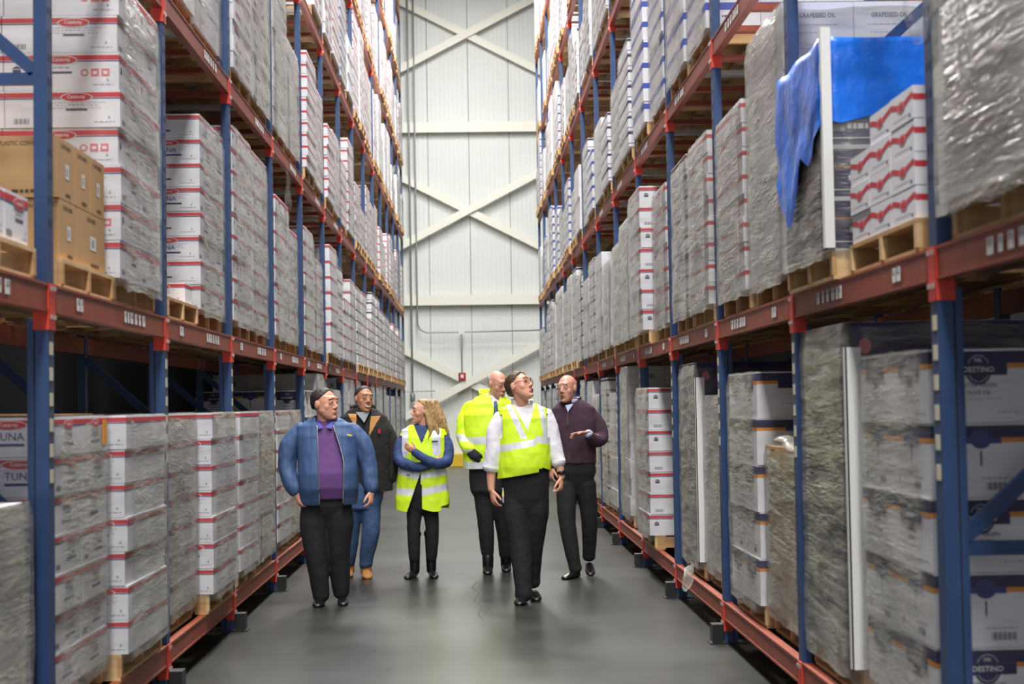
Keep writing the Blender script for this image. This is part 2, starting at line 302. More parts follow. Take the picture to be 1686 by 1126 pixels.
# ------------------------------------------------------------------ racks
BEAM_Z = [.16, 2.04, 3.95, 5.98, 7.83, 9.85, 11.8]; BH = .12
TOPS = [z+BH for z in BEAM_Z]; PH = .13
XL, XR, YL, YR, BAY = -1.765, 1.663, 6.63, 5.57, 2.5
DEEP = 1.12
def make_rack(side):
    s = -1 if side == 'L' else 1; X = XL if s < 0 else XR; Y0 = YL if s < 0 else YR; nb = 14 if s < 0 else 13
    root = empty('pallet_rack', (X, Y0, 0), ('tall blue and orange pallet rack on the left of the aisle' if s < 0 else 'tall blue and orange pallet rack on the right of the aisle'), 'pallet rack', 'pallet racks')
    def mk(mb, name, parent, smooth=False):     # built in world coordinates, origin moved to the part
        me = mb.mesh(name, smooth); cx = sum(v[0] for v in mb.v)/len(mb.v); cy = sum(v[1] for v in mb.v)/len(mb.v); cz = min(v[2] for v in mb.v)
        me.transform(Matrix.Translation((-cx, -cy, -cz))); o = put(me, name, parent)
        pl = Vector((0, 0, 0)); p = parent
        while p: pl += p.location; p = p.parent
        o.location = Vector((cx, cy, cz))-pl; return o
    def xx(a, b): a, b = X+s*a, X+s*b; return min(a, b), max(a, b)
    for k in range(-1, nb+1):
        y = Y0+BAY*k; yb = y+.09; top = 13.2
        c = MB()
        a, b = xx(.012, .062)
        # upper post: channel (web to the aisle, two flanges), with slots
        w0, w1 = xx(.0, .006); c.box(w0, w1, y, yb, 0, top, BLUE)
        f0, f1 = xx(.006, .055); c.box(f0, f1, y, y+.006, 0, top, BLUE); c.box(f0, f1, yb-.006, yb, 0, top, BLUE)
        g0, g1 = xx(.052, .058); c.box(g0, g1, y+.006, y+.03, 0, top, BLUE); c.box(g0, g1, yb-.03, yb-.006, 0, top, BLUE)
        if k < 7:
            z = 2.4
            q0, q1 = xx(-.0012, 0)
            while z < (6 if k < 3 else 9):
                for yy in (y+.022, y+.062): c.box(q0, q1, yy, yy+.010, z, z+.03, DARK)
                z += .1
        # doubled lower post
        h0, h1 = xx(.058, .088); c.box(h0, h1, y+.003, yb-.003, 0, BEAM_Z[1]-.03, BLUE)
        h0, h1 = xx(.054, .060); c.box(h0, h1, y-.001, y+.002, 0, BEAM_Z[1]-.03, DARK)
        fr = mk(c, 'upright_post', root)
        if k < 6:
            for j in range(6):
                z = 1.86-.107*j; l = MB(); q0, q1 = xx(-.003, -.0005); l.box(q0, q1, y+.02, y+.07, z, z+.055, LABELT); mk(l, 'slot_plate', fr)
        # rear post and bracing of the frame
        r = MB(); r0, r1 = xx(DEEP-.055, DEEP); r.box(r0, r1, y, yb, 0, top, BLUE); mk(r, 'rear_post', root)
        if k < 9:
            x0, x1 = X+s*.06, X+s*(DEEP-.05)
            for zz in (.24, 1.08, 3.03)[:3 if k < 5 else 2]:
                br = MB(); br.bar((x0, y+.05, zz), (x1, y+.05, zz), .035, .05, BLUE); mk(br, 'brace', fr)
            for zz in (1.10, 3.06)[:2 if k < 5 else 1]:
                br = MB(); br.bar((x0, y+.05, zz), (x1, y+.05, zz+.9), .035, .055, BLUE); mk(br, 'brace', fr)
        # foot block standing into the aisle
        ft = MB(); p0, p1 = xx(-.1, .14); ft.box(p0, p1, y-.02, yb+.03, 0, .01, BLACKF)
        b0, b1 = xx(-.085, -.012); ft.box(b0, b1, y-.004, yb+.02, .01, .13, BLACKF)
        mk(ft, 'foot_guard', fr)
    # beams
    for lv, z in enumerate(BEAM_Z):
        k0 = {0: -1, 1: -1, 2: 0, 3: 2, 4: 4, 5: 6, 6: 8}[lv]
        for k in range(k0, nb):
            y0 = Y0+BAY*k+.09; y1 = Y0+BAY*(k+1); c = MB()
            e0, e1 = xx(.0, .045); fr0, fr1 = xx(-.004, .0)
            c.box(e0, e1, y0, y1, z, z+BH, ORANGE); c.box(fr0, fr1, y0, y1, z, z+.012, ORANGE); c.box(fr0, fr1, y0, y1, z+BH-.012, z+BH, ORANGE)
            bm = mk(c, 'shelf_beam', root)
            # connectors hook over the post web and hang below the beam
            if k < 9:
                for (ya, yb_) in ((y0-.045, y0+.006), (y1-.006, y1+.045)):
                    cn = MB(); g0, g1 = xx(-.008, -.001); cn.box(g0, g1, ya, yb_, z-.075, z+BH, RED)
                    i0, i1 = xx(-.008, .055); yy = y0 if ya < y0 else y1-.006
                    cn.box(i0, i1, yy-.001, yy+.006, z-.075, z+BH, RED)
                    t0, t1 = xx(-.016, -.008)
                    for zq in (z-.03, z+BH-.03): cn.box(t0, t1, (ya+yb_)/2-.009, (ya+yb_)/2+.009, zq, zq+.018, BOLT)
                    if ya > y0 or lv == 0:                          # face towards the camera on the post below the beam
                        u0, u1 = xx(0, .062); cn.box(u0, u1, y1-.004, y1-.001, z-.075, z+.0, RED)
                    mk(cn, 'beam_connector', bm)
            if lv in (1, 2) and k < 6:
                for (off, w_) in ((.38, .05), (.45, .04), (1.35, .05), (1.43, .03), (1.49, .06), (1.60, .05), (1.70, .04), (1.79, .06)):
                    if lv == 2 and off < 1: continue
                    lb = MB(); q0, q1 = xx(-.006, -.004); lb.box(q0, q1, y0+off, y0+off+w_, z+.032, z+.088, LABELW)
                    q0, q1 = xx(-.007, -.006); lb.box(q0, q1, y0+off+.006, y0+off+w_-.006, z+.065, z+.085, CGREY); mk(lb, 'barcode_label', bm)
            if lv >= 2 and k < 7:
                for j, f in enumerate((.1, .32, .56, .8)):
                    sb = MB(); q0, q1 = xx(.045, DEEP-.05); yy = y0+f*2.35; sb.box(q0, q1, yy, yy+.07, z+.045, z+.085, ORANGE if j != 1 else BOLT); mk(sb, 'support_bar', bm)
        c = MB(); e0, e1 = xx(DEEP-.05, DEEP-.005)
        c.box(e0, e1, Y0-2.4, Y0+BAY*nb, z, z+BH, ORANGE); mk(c, 'rear_beam', root)
    return root
make_rack('L'); make_rack('R')
# ------------------------------------------------------------------ cartons
def smear(mb, cx, cz, w, face, off, m, h=.006, rnd=None):          # print too small to read: a thin broken line
    x = cx-w/2; r = rnd or random
    while x < cx+w/2-.004:
        q = r.uniform(.008, .03); mb.quad(x, min(x+q, cx+w/2), cz-h/2, cz+h/2, m, face, off); x += q+.006
def print_face(mb, typ, face, w, h, off, alt, detail):
    E = .0008; r = random.Random(hash((typ, face == '-y', alt)) % 999 if False else (len(typ)*7+alt*3+(face == '-y')))
    q = lambda *a, o=E: mb.quad(*a, face, off+o)
    hw = w/2-.002
    if typ in ('celeb', 'tuna', 'celebp'):
        q(-hw, hw, h*.80, h*.93, CRED); q(-hw, hw, h*.755, h*.785, CBLUE)
        if not detail: return
        lc = 0 if alt == 0 else w*.12
        lw = min(.075, w*.24)
        mb.ell(lc, h*.80, lw+.006, h*.125, LABELW, face, off+2*E); mb.ell(lc, h*.80, lw, h*.105, CRED, face, off+3*E)
        mb.text('Celebrity', lc, h*.80, h*.12, LABELW, face, off+4*E, lw*1.6)
        if typ == 'tuna':
            mb.text('TUNA', lc, h*.52, h*.2, CBLUE, face, off+E, w*.4, .02); mb.quad(lc-w*.17, lc+w*.17, h*.27, h*.34, CBLUE, face, off+E)
        else:
            smear(mb, lc, h*.6, lw*1.1, face, off+E, CGREY, h*.04, r); mb.quad(lc-lw*.7, lc+lw*.7, h*.44, h*.50, CTXT, face, off+E)
        smear(mb, w*.36, h*.14, w*.18, face, off+E, CGREY, h*.03, r); mb.ell(w*.40, h*.26, .006, h*.045, CGREY, face, off+E, 8)
        if typ == 'celeb' and alt == 0:
            for j in range(3):
                x = w*.20+j*w*.09
                if j == 0: mb.ell(x, h*.46, w*.035, h*.1, CPINK, face, off+E, 12); mb.ell(x, h*.46, w*.022, h*.06, WHITE, face, off+2*E, 10)
                else: mb.quad(x-w*.035, x+w*.035, h*.36, h*.57, CPINK, face, off+E); mb.quad(x-w*.018, x+w*.018, h*.42, h*.5, WHITE, face, off+2*E)
            mb.quad(-w*.42, -w*.35, h*.46, h*.56, CTXT, face, off+E); mb.add([face_pt(face, -w*.43, h*.58, off+E), face_pt(face, -w*.34, h*.58, off+E), face_pt(face, -w*.385, h*.66, off+E)], [(0, 1, 2)], CTXT)
        if alt == 1:
            for j, l in enumerate((.5, .36, .42, .2)): smear(mb, lc, h*(.66-.07*j), w*l, face, off+E, CGREY, h*.018, r)
            for j in range(11): mb.quad(-w*.42+j*.007, -w*.42+j*.007+(.004 if j % 3 else .002), h*.1, h*.24, CTXT, face, off+E)
    elif typ == 'olive':
        q(-hw, hw, h*.80, h*.965, NAVY); q(-hw, hw, h*.735, h*.80, ORNG)
        if not detail: return
        if alt == 0:
            mb.ell(0, h*.73, .052, h*.22, NAVY, face, off+2*E, 28); mb.ell(0, h*.73, .044, h*.185, CGREY, face, off+3*E, 28); mb.ell(0, h*.73, .040, h*.17, NAVY, face, off+4*E, 28)
            mb.quad(-w*.28, w*.28, h*.64, h*.80, NAVY, face, off+5*E)
            mb.text('DEL', 0, h*.845, h*.045, LABELW, face, off+6*E, .03); mb.text('DESTINO', 0, h*.72, h*.075, LABELW, face, off+6*E, w*.5)
            mb.text('EXTRA VIRGIN', 0, h*.51, h*.055, CTXT, face, off+E, w*.55); mb.text('OLIVE OIL', 0, h*.41, h*.055, CTXT, face, off+E, w*.38)
            smear(mb, 0, h*.32, w*.5, face, off+E, CGREY, .003, r); smear(mb, w*.3, h*.14, w*.25, face, off+E, CGREY, .004, r)
        else:
            mb.ell(0, h*.78, .04, h*.13, CBLUE, face, off+2*E, 24); mb.quad(-w*.2, w*.2, h*.72, h*.80, CBLUE, face, off+3*E)
            mb.quad(-.004, .004, h*.42, h*.62, CTXT, face, off+E)
            for j in range(16): mb.quad(w*.05+j*.006, w*.05+j*.006+(.004 if j % 3 else .002), h*.1, h*.2, CTXT, face, off+E)
            smear(mb, w*.15, h*.26, w*.3, face, off+E, CGREY, .005, r)
            mb.quad(-w*.36, -w*.35, h*.1, h*.2, CTXT, face, off+E); mb.add([face_pt(face, -w*.38, h*.2, off+E), face_pt(face, -w*.33, h*.2, off+E), face_pt(face, -w*.355, h*.25, off+E)], [(0, 1, 2)], CTXT)
    elif typ == 'blueband':
        q(-hw, hw, h*.62, h*.88, BBLUE)
        if detail: smear(mb, 0, h*.4, w*.4, face, off+E, CBLUE, h*.08, r); smear(mb, 0, h*.2, w*.3, face, off+E, CGREY, h*.05, r)
    elif typ == 'darkband':
        q(-hw, hw, h*.78, h*.95, NAVY if alt == 0 else BRWN); q(-hw, hw, h*.18, h*.23, CBLUE)
        if detail: smear(mb, 0, h*.5, w*.45, face, off+E, CGREY, h*.09, r)
    elif typ == 'brownspot':
        q(-w*.3, w*.3, h*.5, h*.85, BRWN); q(-w*.1, w*.3, h*.1, h*.2, CGREY)
    elif typ == 'redsmall':
        q(-hw*.55, hw*.55, h*.55, h*.72, CRED); q(-hw*.55, hw*.55, h*.40, h*.50, CBLUE)
    elif typ == 'redbox':
        q(-hw, hw, h*.62, h*.80, CRED)
        if detail: smear(mb, 0, h*.3, w*.4, face, off+E, CGREY, h*.05, r)
    elif typ == 'fruit':
        q(-hw, hw, 0.002, h, NAVY)
        if detail:
            for j in range(5):
                x = -hw+.03+(2*hw-.06)*((j*.37) % 1); mb.ell(x, h*(.25+.5*((j*.61) % 1)), .03, h*.12, (GREEN, PURP, ORNG, CPINK, GREEN)[j], face, off+2*E, 10)
    elif typ == 'navy':
        q(-hw, hw, h*.04, h*.96, NAVY); mb.quad(-hw, hw, h*.60, h*.63, ORNG, face, off+2*E); mb.quad(-hw, hw, h*.16, h*.18, LABELW, face, off+2*E)
        if detail: mb.ell(0, h*.8, .05, h*.1, LABELW, face, off+2*E); mb.ell(0, h*.8, .043, h*.08, NAVY, face, off+3*E); smear(mb, 0, h*.4, w*.5, face, off+2*E, LABELW, h*.1, r)
    elif typ == 'grape':
        if not detail: return
        mb.text('GRAPESEED OIL', 0, h*.80, h*.07, CTXT, face, off+E, w*.5); smear(mb, 0, h*.66, w*.6, face, off+E, CGREY, .004, r)
        smear(mb, -w*.1, h*.54, w*.35, face, off+E, CGREY, .004, r); mb.quad(-hw, hw, h*.30, h*.305, CGREY, face, off+E); mb.ell(0, h*.29, .008, .009, CTXT, face, off+2*E, 10)
    elif typ == 'plain':
        if detail: mb.quad(w*.05, w*.2, h*.3, h*.6, CGREY, face, off+E)
CM = {}
def carton_mesh(typ, w, d, h, alt=0, detail=True):
    key = (typ, round(w, 3), round(d, 3), round(h, 3), alt, detail)
    if key in CM: return CM[key]
    mb = MB(); g = .0025; base = {'kraft': KRAFT, 'fruit': WHITE}.get(typ, WHITE)
    mb.box(-w/2+g, w/2-g, -d/2+g, d/2-g, .0005, h-.0015, base)
    # open flap seam and tape on the lid
    mb.box(-w/2+.01, w/2-.01, -.002, .002, h-.0014, h-.0006, SEAM)
    if typ == 'kraft':
        for face, ww, off in (('-y', w, d/2-g), ('+x', d, w/2-g), ('-x', d, w/2-g)):
            mb.text('GALLON PLASTIC CONTAINERS' if face == '-y' else 'CONTAINERS', 0, h*.88, h*.075, KTXT, face, off+.0008, ww*.86)
            smear(mb, ww*.12, h*.10, ww*.3, face, off+.0008, KTXT, h*.06)
            if face != '-y' or alt: mb.quad(-ww*.05, ww*.16, h*.36, h*.60, LABELW, face, off+.001); mb.quad(ww*.0, ww*.10, h*.42, h*.55, CGREY, face, off+.0016)
    else:
        for face, ww, off in (('-y', w, d/2-g), ('+x', d, w/2-g), ('-x', d, w/2-g)): print_face(mb, typ, face, ww, h, off, alt, detail and (face == '-y' or typ in ('redbox', 'olive', 'celeb', 'tuna')))
    CM[key] = mb.mesh('carton'); return CM[key]
# ------------------------------------------------------------------ pallets
PMs = {}
def pallet_mb(mb, L, D, tone, ox=0, oy=0, oz=0):
    r = random.Random(tone); W = lambda i: WOOD[2 if 0 < i < 6 else tone % 2]  # inner boards take the darker wood tone, edge boards a paler one
    for y in (-L/2+.02, 0, L/2-.02):
        mb.box(ox-D/2, ox+D/2, oy+y-.02, oy+y+.02, oz+.018, oz+.112, WOOD[tone % 2])
        for xb in (-D/2, D/2-.02): mb.box(ox+xb-.001, ox+xb+.021, oy+y-.021, oy+y+.021, oz+.019, oz+.111, WOOD[(tone+1) % 2])
    for i in range(7):
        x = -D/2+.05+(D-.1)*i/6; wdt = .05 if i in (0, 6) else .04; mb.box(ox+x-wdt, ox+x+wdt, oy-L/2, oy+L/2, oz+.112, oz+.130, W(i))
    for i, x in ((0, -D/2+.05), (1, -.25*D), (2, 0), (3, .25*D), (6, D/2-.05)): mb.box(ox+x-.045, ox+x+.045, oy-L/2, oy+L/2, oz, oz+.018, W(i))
def pallet_mesh(L, D, tone):
    k = (round(L, 2), round(D, 2), tone)
    if k not in PMs: mb = MB(); pallet_mb(mb, L, D, tone); PMs[k] = mb.mesh('pallet')
    return PMs[k]
# ------------------------------------------------------------------ stretch film
def film_mesh(v, wi, nx=8, ny=8, nz=14):
    r = random.Random(v*31+5); mb = MB(); vs = []; n = 2*(nx+ny); off = Vector((r.uniform(0, 50), r.uniform(0, 50), 0))
    sag = [r.uniform(-.02, .02) for _ in range(4)]
    for j in range(nz+1):
        t = j/nz
        for i in range(n):
            if i < nx: x, y = -.5+i/nx, -.5
            elif i < nx+ny: x, y = .5, -.5+(i-nx)/ny
            elif i < 2*nx+ny: x, y = .5-(i-nx-ny)/nx, .5
            else: x, y = -.5, .5-(i-2*nx-ny)/ny
            b = noise.noise(Vector((x*3, y*3, t*5))+off)*.010+noise.noise(Vector((x*9, y*9, t*14))+off)*.006
            k = 1.012+b
            if t > .93: k -= (t-.93)*.35
            z = t*1.004
            if j == 0: z = -.035+.02*noise.noise(Vector((x*6, y*6, 9))+off); k = 1.01
            vs.append((x*k, y*k, z))
    fs = [(j*n+i, j*n+(i+1) % n, (j+1)*n+(i+1) % n, (j+1)*n+i) for j in range(nz) for i in range(n)]
    mb.add(vs, fs, WRAP[wi]); return mb.mesh('stretch_film', True)
FM = {}
def film(v, wi):
    if (v, wi) not in FM: FM[(v, wi)] = film_mesh(v, wi)
    return FM[(v, wi)]
DESC = {'celeb': 'white cartons with red bands', 'celebp': 'white red-banded cartons', 'tuna': 'white tuna cartons with red bands', 'olive': 'olive oil cartons with navy bands',
        'blueband': 'white cartons with wide blue bands', 'darkband': 'white cartons with dark bands', 'brownspot': 'white cartons with brown patches', 'redsmall': 'small white cartons with red marks',
        'redbox': 'white cartons with red ribbon band', 'fruit': 'colourful navy fruit cartons', 'grape': 'grey white oil cartons', 'plain': 'plain white cartons', 'kraft': 'brown cartons'}
used_labels = {}
def layer_mesh(typ, D, L, h, nx, ny, detail):
    key = ('layer', typ, round(D, 2), round(L, 2), round(h, 3), nx, ny, detail)
    if key in CM: return CM[key]
    mb = MB(); w, d = D/nx, L/ny
    for i in range(nx):
        for j in range(ny):
            if i in (0, nx-1) or j == 0:
                m2 = carton_mesh(typ, w, d, h, (i+j) % 2, detail); ox, oy = -D/2+w*(i+.5), -L/2+d*(j+.5)
                for p in m2.polygons: pass
                base = len(mb.v); mb.v += [(v.co.x+ox, v.co.y+oy, v.co.z) for v in m2.vertices]
                for p in m2.polygons: mb.f.append([base+k for k in p.vertices]); mb.mi.append(mb.mi_(m2.materials[p.material_index]))
    CM[key] = mb.mesh('carton_layer'); return CM[key]
BIG = {}
def load(side, k, slot, lv, typ='celeb', h=.17, n=7, xf=None, y0=None, L=1.0, D=1.16, wrap=1, tone=None, pallet=True, seed=0, board=False, label=None, nx=3, ny=2, tilt=0, spill=0):
    """one wrapped unit load on its pallet; xf = distance of its face from the aisle axis, y0 = near end"""
    s = -1 if side == 'L' else 1; Yb = YL if s < 0 else YR
    if y0 is None: y0 = Yb+BAY*k+.17+slot*1.13
    if xf is None: xf = (1.74 if s < 0 else 1.63)
    r = random.Random(k*131+slot*17+lv*7+(side == 'L')*3+seed); tone = r.randrange(3) if tone is None else tone
    yc = y0+L/2; px = s*max(xf+.03, (1.745 if s < 0 else 1.64))+s*.6; xc = s*(xf+D/2); zb = TOPS[lv]
    sd = 'left' if s < 0 else 'right'
    shelf = ['bottom shelf', 'second shelf', 'third shelf', 'fourth shelf', 'fifth shelf', 'sixth shelf', 'top shelf'][lv]
    bay = 'nearest bay' if k == -1 else ordn(k+1)+' full bay'
    if label is None: label = '%s pallet of %s, %s, %s, %s rack' % (('near' if slot == 0 else 'far'), DESC[typ], shelf, bay, sd)
    grp = 'wrapped pallet loads on the %s rack' % sd
    far = y0 > 24
    if far:
        key = (typ, n, h, tone % 2, wrap, s, nx)
        if key not in BIG:
            mb = MB(); pallet_mb(mb, L, 1.2, tone, s*.0, 0, 0)
            lm = layer_mesh(typ, D, L, h, nx, ny, False)
            for j in range(n):
                base = len(mb.v); jx = r.uniform(-.006, .006); mb.v += [(v.co.x+jx, v.co.y, v.co.z+PH+j*h) for v in lm.vertices]
                for p in lm.polygons: mb.f.append([base+q for q in p.vertices]); mb.mi.append(mb.mi_(lm.materials[p.material_index]))
            fm = film(r.randrange(4), wrap); base = len(mb.v); mb.v += [(v.co.x*D, v.co.y*L, v.co.z*n*h+PH) for v in fm.vertices]
            for p in fm.polygons: mb.f.append([base+q for q in p.vertices]); mb.mi.append(mb.mi_(fm.materials[0]))
            BIG[key] = mb.mesh('pallet_load')
        o = put(BIG[key], 'pallet_load', None, (xc, yc, zb)); return tag(o, label, 'pallet load', grp)
    root = empty('pallet_load', (xc, yc, zb), label, 'pallet load', grp)
    p = put(pallet_mesh(min(L, 1.02), 1.2, tone), 'pallet', root, (px-xc, 0, 0))
    w, d = D/nx, L/ny; near = y0 < 15.2
    for j in range(n):
        jx, jy = r.uniform(-.008, .008), r.uniform(-.006, .006)
        tx = tilt*j*h
        if near:
            alt = j % 2; mnx, mny = (nx, ny)
            for i in range(mnx):
                for q in range(mny):
                    outer = (i == (mnx-1 if s < 0 else 0)) or q == 0 or j == n-1
                    if not outer: continue
                    o = put(carton_mesh(typ, w, d, h, (j+i) % 2 if typ not in ('olive',) else j % 2), 'carton', root, (-D/2+w*(i+.5)+jx+tx, -L/2+d*(q+.5)+jy, PH+j*h))
                    o.rotation_euler.z = r.uniform(-.006, .006)
        else:
            put(layer_mesh(typ, D, L, h, nx, ny, True), 'carton_layer', root, (jx+tx, jy, PH+j*h))
    if wrap is not None:
        f = put(film(r.randrange(4), wrap), 'stretch_film', root, (tilt*n*h/2, 0, PH)); f.scale = (D+.012, L+.012, n*h)
    if board:
        b = MB(); x = s*(D/2+.012)*-1; zt = n*h-.12
        b.box(min(x, x-s*.006), max(x, x-s*.006), -L/2-.018, -L/2+.03, 0, zt, LABELW); b.box(min(x-s*.006, x+s*.065), max(x-s*.006, x+s*.065), -L/2-.018, -L/2-.012, 0, zt, LABELW)
        put(b.mesh('corner_board'), 'corner_board', root, (0, 0, PH+.01))
    return root

# ---- left rack, bottom shelf
load('L', -1, 0, 0, 'plain', .17, 5, 1.74, 4.40, 1.0, wrap=2, label='grey film-wrapped load cut off at the lower left corner of the view')
load('L', -1, 1, 0, 'plain', .17, 5, 1.80, 5.42, 1.05, wrap=2, label='grey film-wrapped load of plain cartons beside the nearest left post')
load('L', 0, 0, 0, 'tuna', .17, 7, 1.80, 6.83, 1.0, wrap=1, tone=1, label='cloudy film-wrapped tuna carton load on bottom shelf just past nearest left post')
load('L', 0, 1, 0, 'celebp', .17, 7, 1.735, 7.96, 1.02, wrap=1, tone=0, label='red-banded load with white end face and slack film, bottom shelf before second left post')
load('L', 1, 0, 0, 'celebp', .17, 7, 1.80, 9.32, 1.0, wrap=2, tone=2, label='film-clouded red-banded load on bottom shelf just past second left post')
load('L', 1, 1, 0, 'celebp', .17, 7, 1.715, 10.45, 1.04, wrap=1, tone=1, label='red-banded load overhanging bottom beam in front of third left post')
load('L', 2, 0, 0, 'celebp', .17, 7, 1.74, 11.86, 1.0, wrap=1, label='red-banded load on bottom shelf behind the overhanging one, left rack')
load('L', 2, 1, 0, 'celebp', .17, 7, 1.755, 12.97, 1.0, wrap=2, label='greyish wrapped load beside the fourth left post, left of the blue jacket')
load('L', 3, 0, 0, 'celebp', .17, 7, 1.765, 14.34, 1.0, wrap=1, label='red-banded wrapped load on bottom shelf behind the blue jacket sleeve')
load('L', 3, 1, 0, 'celeb', .17, 7, 1.78, 15.45, 1.0, wrap=2)
load('L', 4, 0, 0, 'olive', .28, 5, 1.77, 16.85, 1.02, wrap=0)
load('L', 4, 1, 0, 'plain', .2, 8, 1.77, 17.97, 1.0, wrap=2)
for k in range(5, 14):
    for sl in (0, 1):
        r = random.Random(k*5+sl); load('L', k, sl, 0, r.choice(('plain', 'celebp', 'plain')), .18, r.choice((8, 9)), 1.78, None, 1.0, wrap=r.choice((1, 2)))
for o in bpy.data.objects:
    if o.get('label', '').startswith('cloudy film-wrapped tuna'): A = o
c = MB(); c.box(-.56, .5, -.5, .45, 0, .006, KRAFT); put(c.mesh('cardboard_sheet'), 'cardboard_sheet', A, (.03, .02, PH+7*.17+.012)).rotation_euler = (0, .012, .03)
c = MB(); c.box(0, .003, -.04, .04, 0, .12, ORNG); put(c.mesh('orange_label'), 'orange_label', A, (.592, .40, PH+1.05))
# ---- left rack, second shelf
load('L', 0, 1, 1, 'celeb', .19, 8, 1.755, 7.95, 1.0, wrap=1, tone=0, nx=2, ny=2, label='tall tower of red-banded cartons behind the brown cartons, second shelf')
e = empty('pallet', (-1.775-.6, 9.8, TOPS[1]), 'bare wooden pallet on second shelf between carton towers, left rack', 'pallet'); put(pallet_mesh(1.02, 1.2, 1), 'deck', e)
o = put(carton_mesh('celebp', .46, .26, .135, 1), 'carton', None, (-1.80-.23, 10.13, TOPS[1]+PH+.001)); tag(o, 'low white red-topped carton alone on the bare pallet, second shelf', 'carton')
load('L', 1, 1, 1, 'tuna', .163, 8, 1.79, 10.50, 1.0, wrap=1, tone=1, nx=2, label='stack of white tuna cartons facing us over the bare pallet, second shelf')
load('L', 2, 0, 1, 'celeb', .163, 9, 1.77, 11.86, 1.0, wrap=1)
load('L', 2, 1, 1, 'celeb', .163, 9, 1.79, 12.96, 1.0, wrap=1, nx=2)
load('L', 3, 0, 1, 'celeb', .16, 8, 1.765, 14.34, 1.0, wrap=1)
load('L', 3, 1, 1, 'tuna', .16, 7, 1.80, 15.48, .95, wrap=1)
load('L', 4, 0, 1, 'celebp', .16, 8, 1.77, 16.85, 1.0, wrap=1)
load('L', 4, 1, 1, 'tuna', .15, 7, 1.78, 17.97, 1.0, wrap=1)
load('L', 5, 0, 1, 'celebp', .19, 7, 1.71, 19.3, 1.0, wrap=0, nx=2)
load('L', 5, 1, 1, 'darkband', .17, 7, 1.74, 20.45, 1.0, wrap=0)
for k in range(6, 14):
    for sl in (0, 1):
        r = random.Random(k*9+sl+2); load('L', k, sl, 1, r.choice(('celebp', 'darkband', 'celebp')), .17, r.choice((5, 6, 7, 8)), 1.75, None, 1.0, wrap=r.choice((0, 0, 1)), nx=r.choice((2, 3)))
# ---- left rack, third shelf
load('L', 1, 0, 2, 'plain', .2, 5, 1.78, 9.34, 1.0, wrap=1, tone=0)
load('L', 1, 1, 2, 'plain', .2, 6, 1.80, 10.5, 1.0, wrap=1, tone=1, nx=2)
load('L', 2, 0, 2, 'redsmall', .123, 11, 1.755, 11.86, 1.0, wrap=1, nx=3, tone=1, label='load of small red and blue marked cartons above the tuna cartons, third shelf')
load('L', 2, 1, 2, 'redsmall', .123, 11, 1.76, 12.96, 1.0, wrap=2)
load('L', 3, 0, 2, 'plain', .18, 8, 1.765, 14.34, 1.0, wrap=2, tone=1)
load('L', 3, 1, 2, 'plain', .18, 6, 1.775, 15.48, 1.0, wrap=2)
load('L', 4, 0, 2, 'redbox', .126, 10, 1.72, 16.85, 1.0, wrap=0, nx=2)
load('L', 4, 1, 2, 'redbox', .126, 9, 1.76, 17.97, 1.0, wrap=1)
load('L', 5, 0, 2, 'redbox', .13, 7, 1.72, 19.3, 1.0, wrap=0, nx=2)
load('L', 5, 1, 2, 'redbox', .13, 8, 1.76, 20.45, 1.0, wrap=1)
def fill(side, lv, k0, k1, types, hs, ns, seed, wr=(0, 1), skip=()):
    for k in range(k0, k1):
        for sl in (0, 1):
            if (k, sl) in skip: continue
            r = random.Random(seed*1000+lv*97+k*7+sl); t = r.choice(types); h = r.choice(hs); n = min(r.choice(ns)-r.choice((0, 1, 2, 3)), int(1.62/h))
            if r.random() < .05: continue
            load(side, k, sl, lv, t, h, n, (1.735 if side == 'L' else 1.63)+r.choice((0, .02, .04)), None, 1.0, wrap=r.choice(wr), nx=r.choice((2, 3)))
fill('L', 2, 6, 14, ('redbox', 'celebp', 'redbox'), (.13, .15), (9, 10, 10, 8), 1)
fill('L', 3, 3, 14, ('blueband', 'redbox', 'plain', 'redsmall'), (.12, .14), (10, 11, 12, 8), 2, skip=((4, 0),))
fill('L', 4, 5, 14, ('redbox', 'celebp', 'redsmall'), (.13, .15), (9, 10, 11), 3)
fill('L', 5, 7, 14, ('redbox', 'celebp', 'brownspot'), (.13, .15), (9, 10, 11), 4)
fill('L', 6, 9, 14, ('redbox', 'brownspot', 'redbox'), (.14,), (8, 9), 5)

# ---- right rack, bottom shelf
load('R', 0, 0, 0, 'olive', .278, 5, 1.70, 5.86, 1.02, wrap=1, tone=1, nx=3, label='olive oil load on bottom shelf right behind the nearest right post')
load('R', 0, 1, 0, 'fruit', .31, 5, 1.685, 7.02, 1.0, wrap=2, tone=0, board=True, label='tall grey wrapped load with white corner board, bottom shelf near second right post')
load('R', 1, 0, 0, 'kraft', .19, 5, 1.71, 8.24, .96, wrap=2, label='low loosely wrapped brownish load on bottom shelf beside second right post')
load('R', 1, 1, 0, 'olive', .276, 5, 1.676, 9.30, 1.0, wrap=1, tone=1, nx=2, label='olive oil load showing white printed face between second and third right posts')
load('R', 2, 0, 0, 'plain', .25, 5, 1.72, 10.75, .96, wrap=2, label='short grey wrapped load just past third right post, bottom shelf')
load('R', 2, 1, 0, 'fruit', .30, 5, 1.69, 11.82, 1.0, wrap=2, tone=1, board=True, label='tall wrapped load with white corner board beside fourth right post, bottom shelf')
load('R', 3, 1, 0, 'celeb', .192, 7, 1.60, 14.36, 1.02, wrap=1, tone=1, nx=2, label='seven-layer red-banded carton load on bottom shelf right of the maroon sweater')
load('R', 4, 0, 0, 'plain', .19, 7, 1.72, 15.8, .9, wrap=1)
load('R', 4, 1, 0, 'plain', .2, 8, 1.68, 16.9, 1.0, wrap=2)
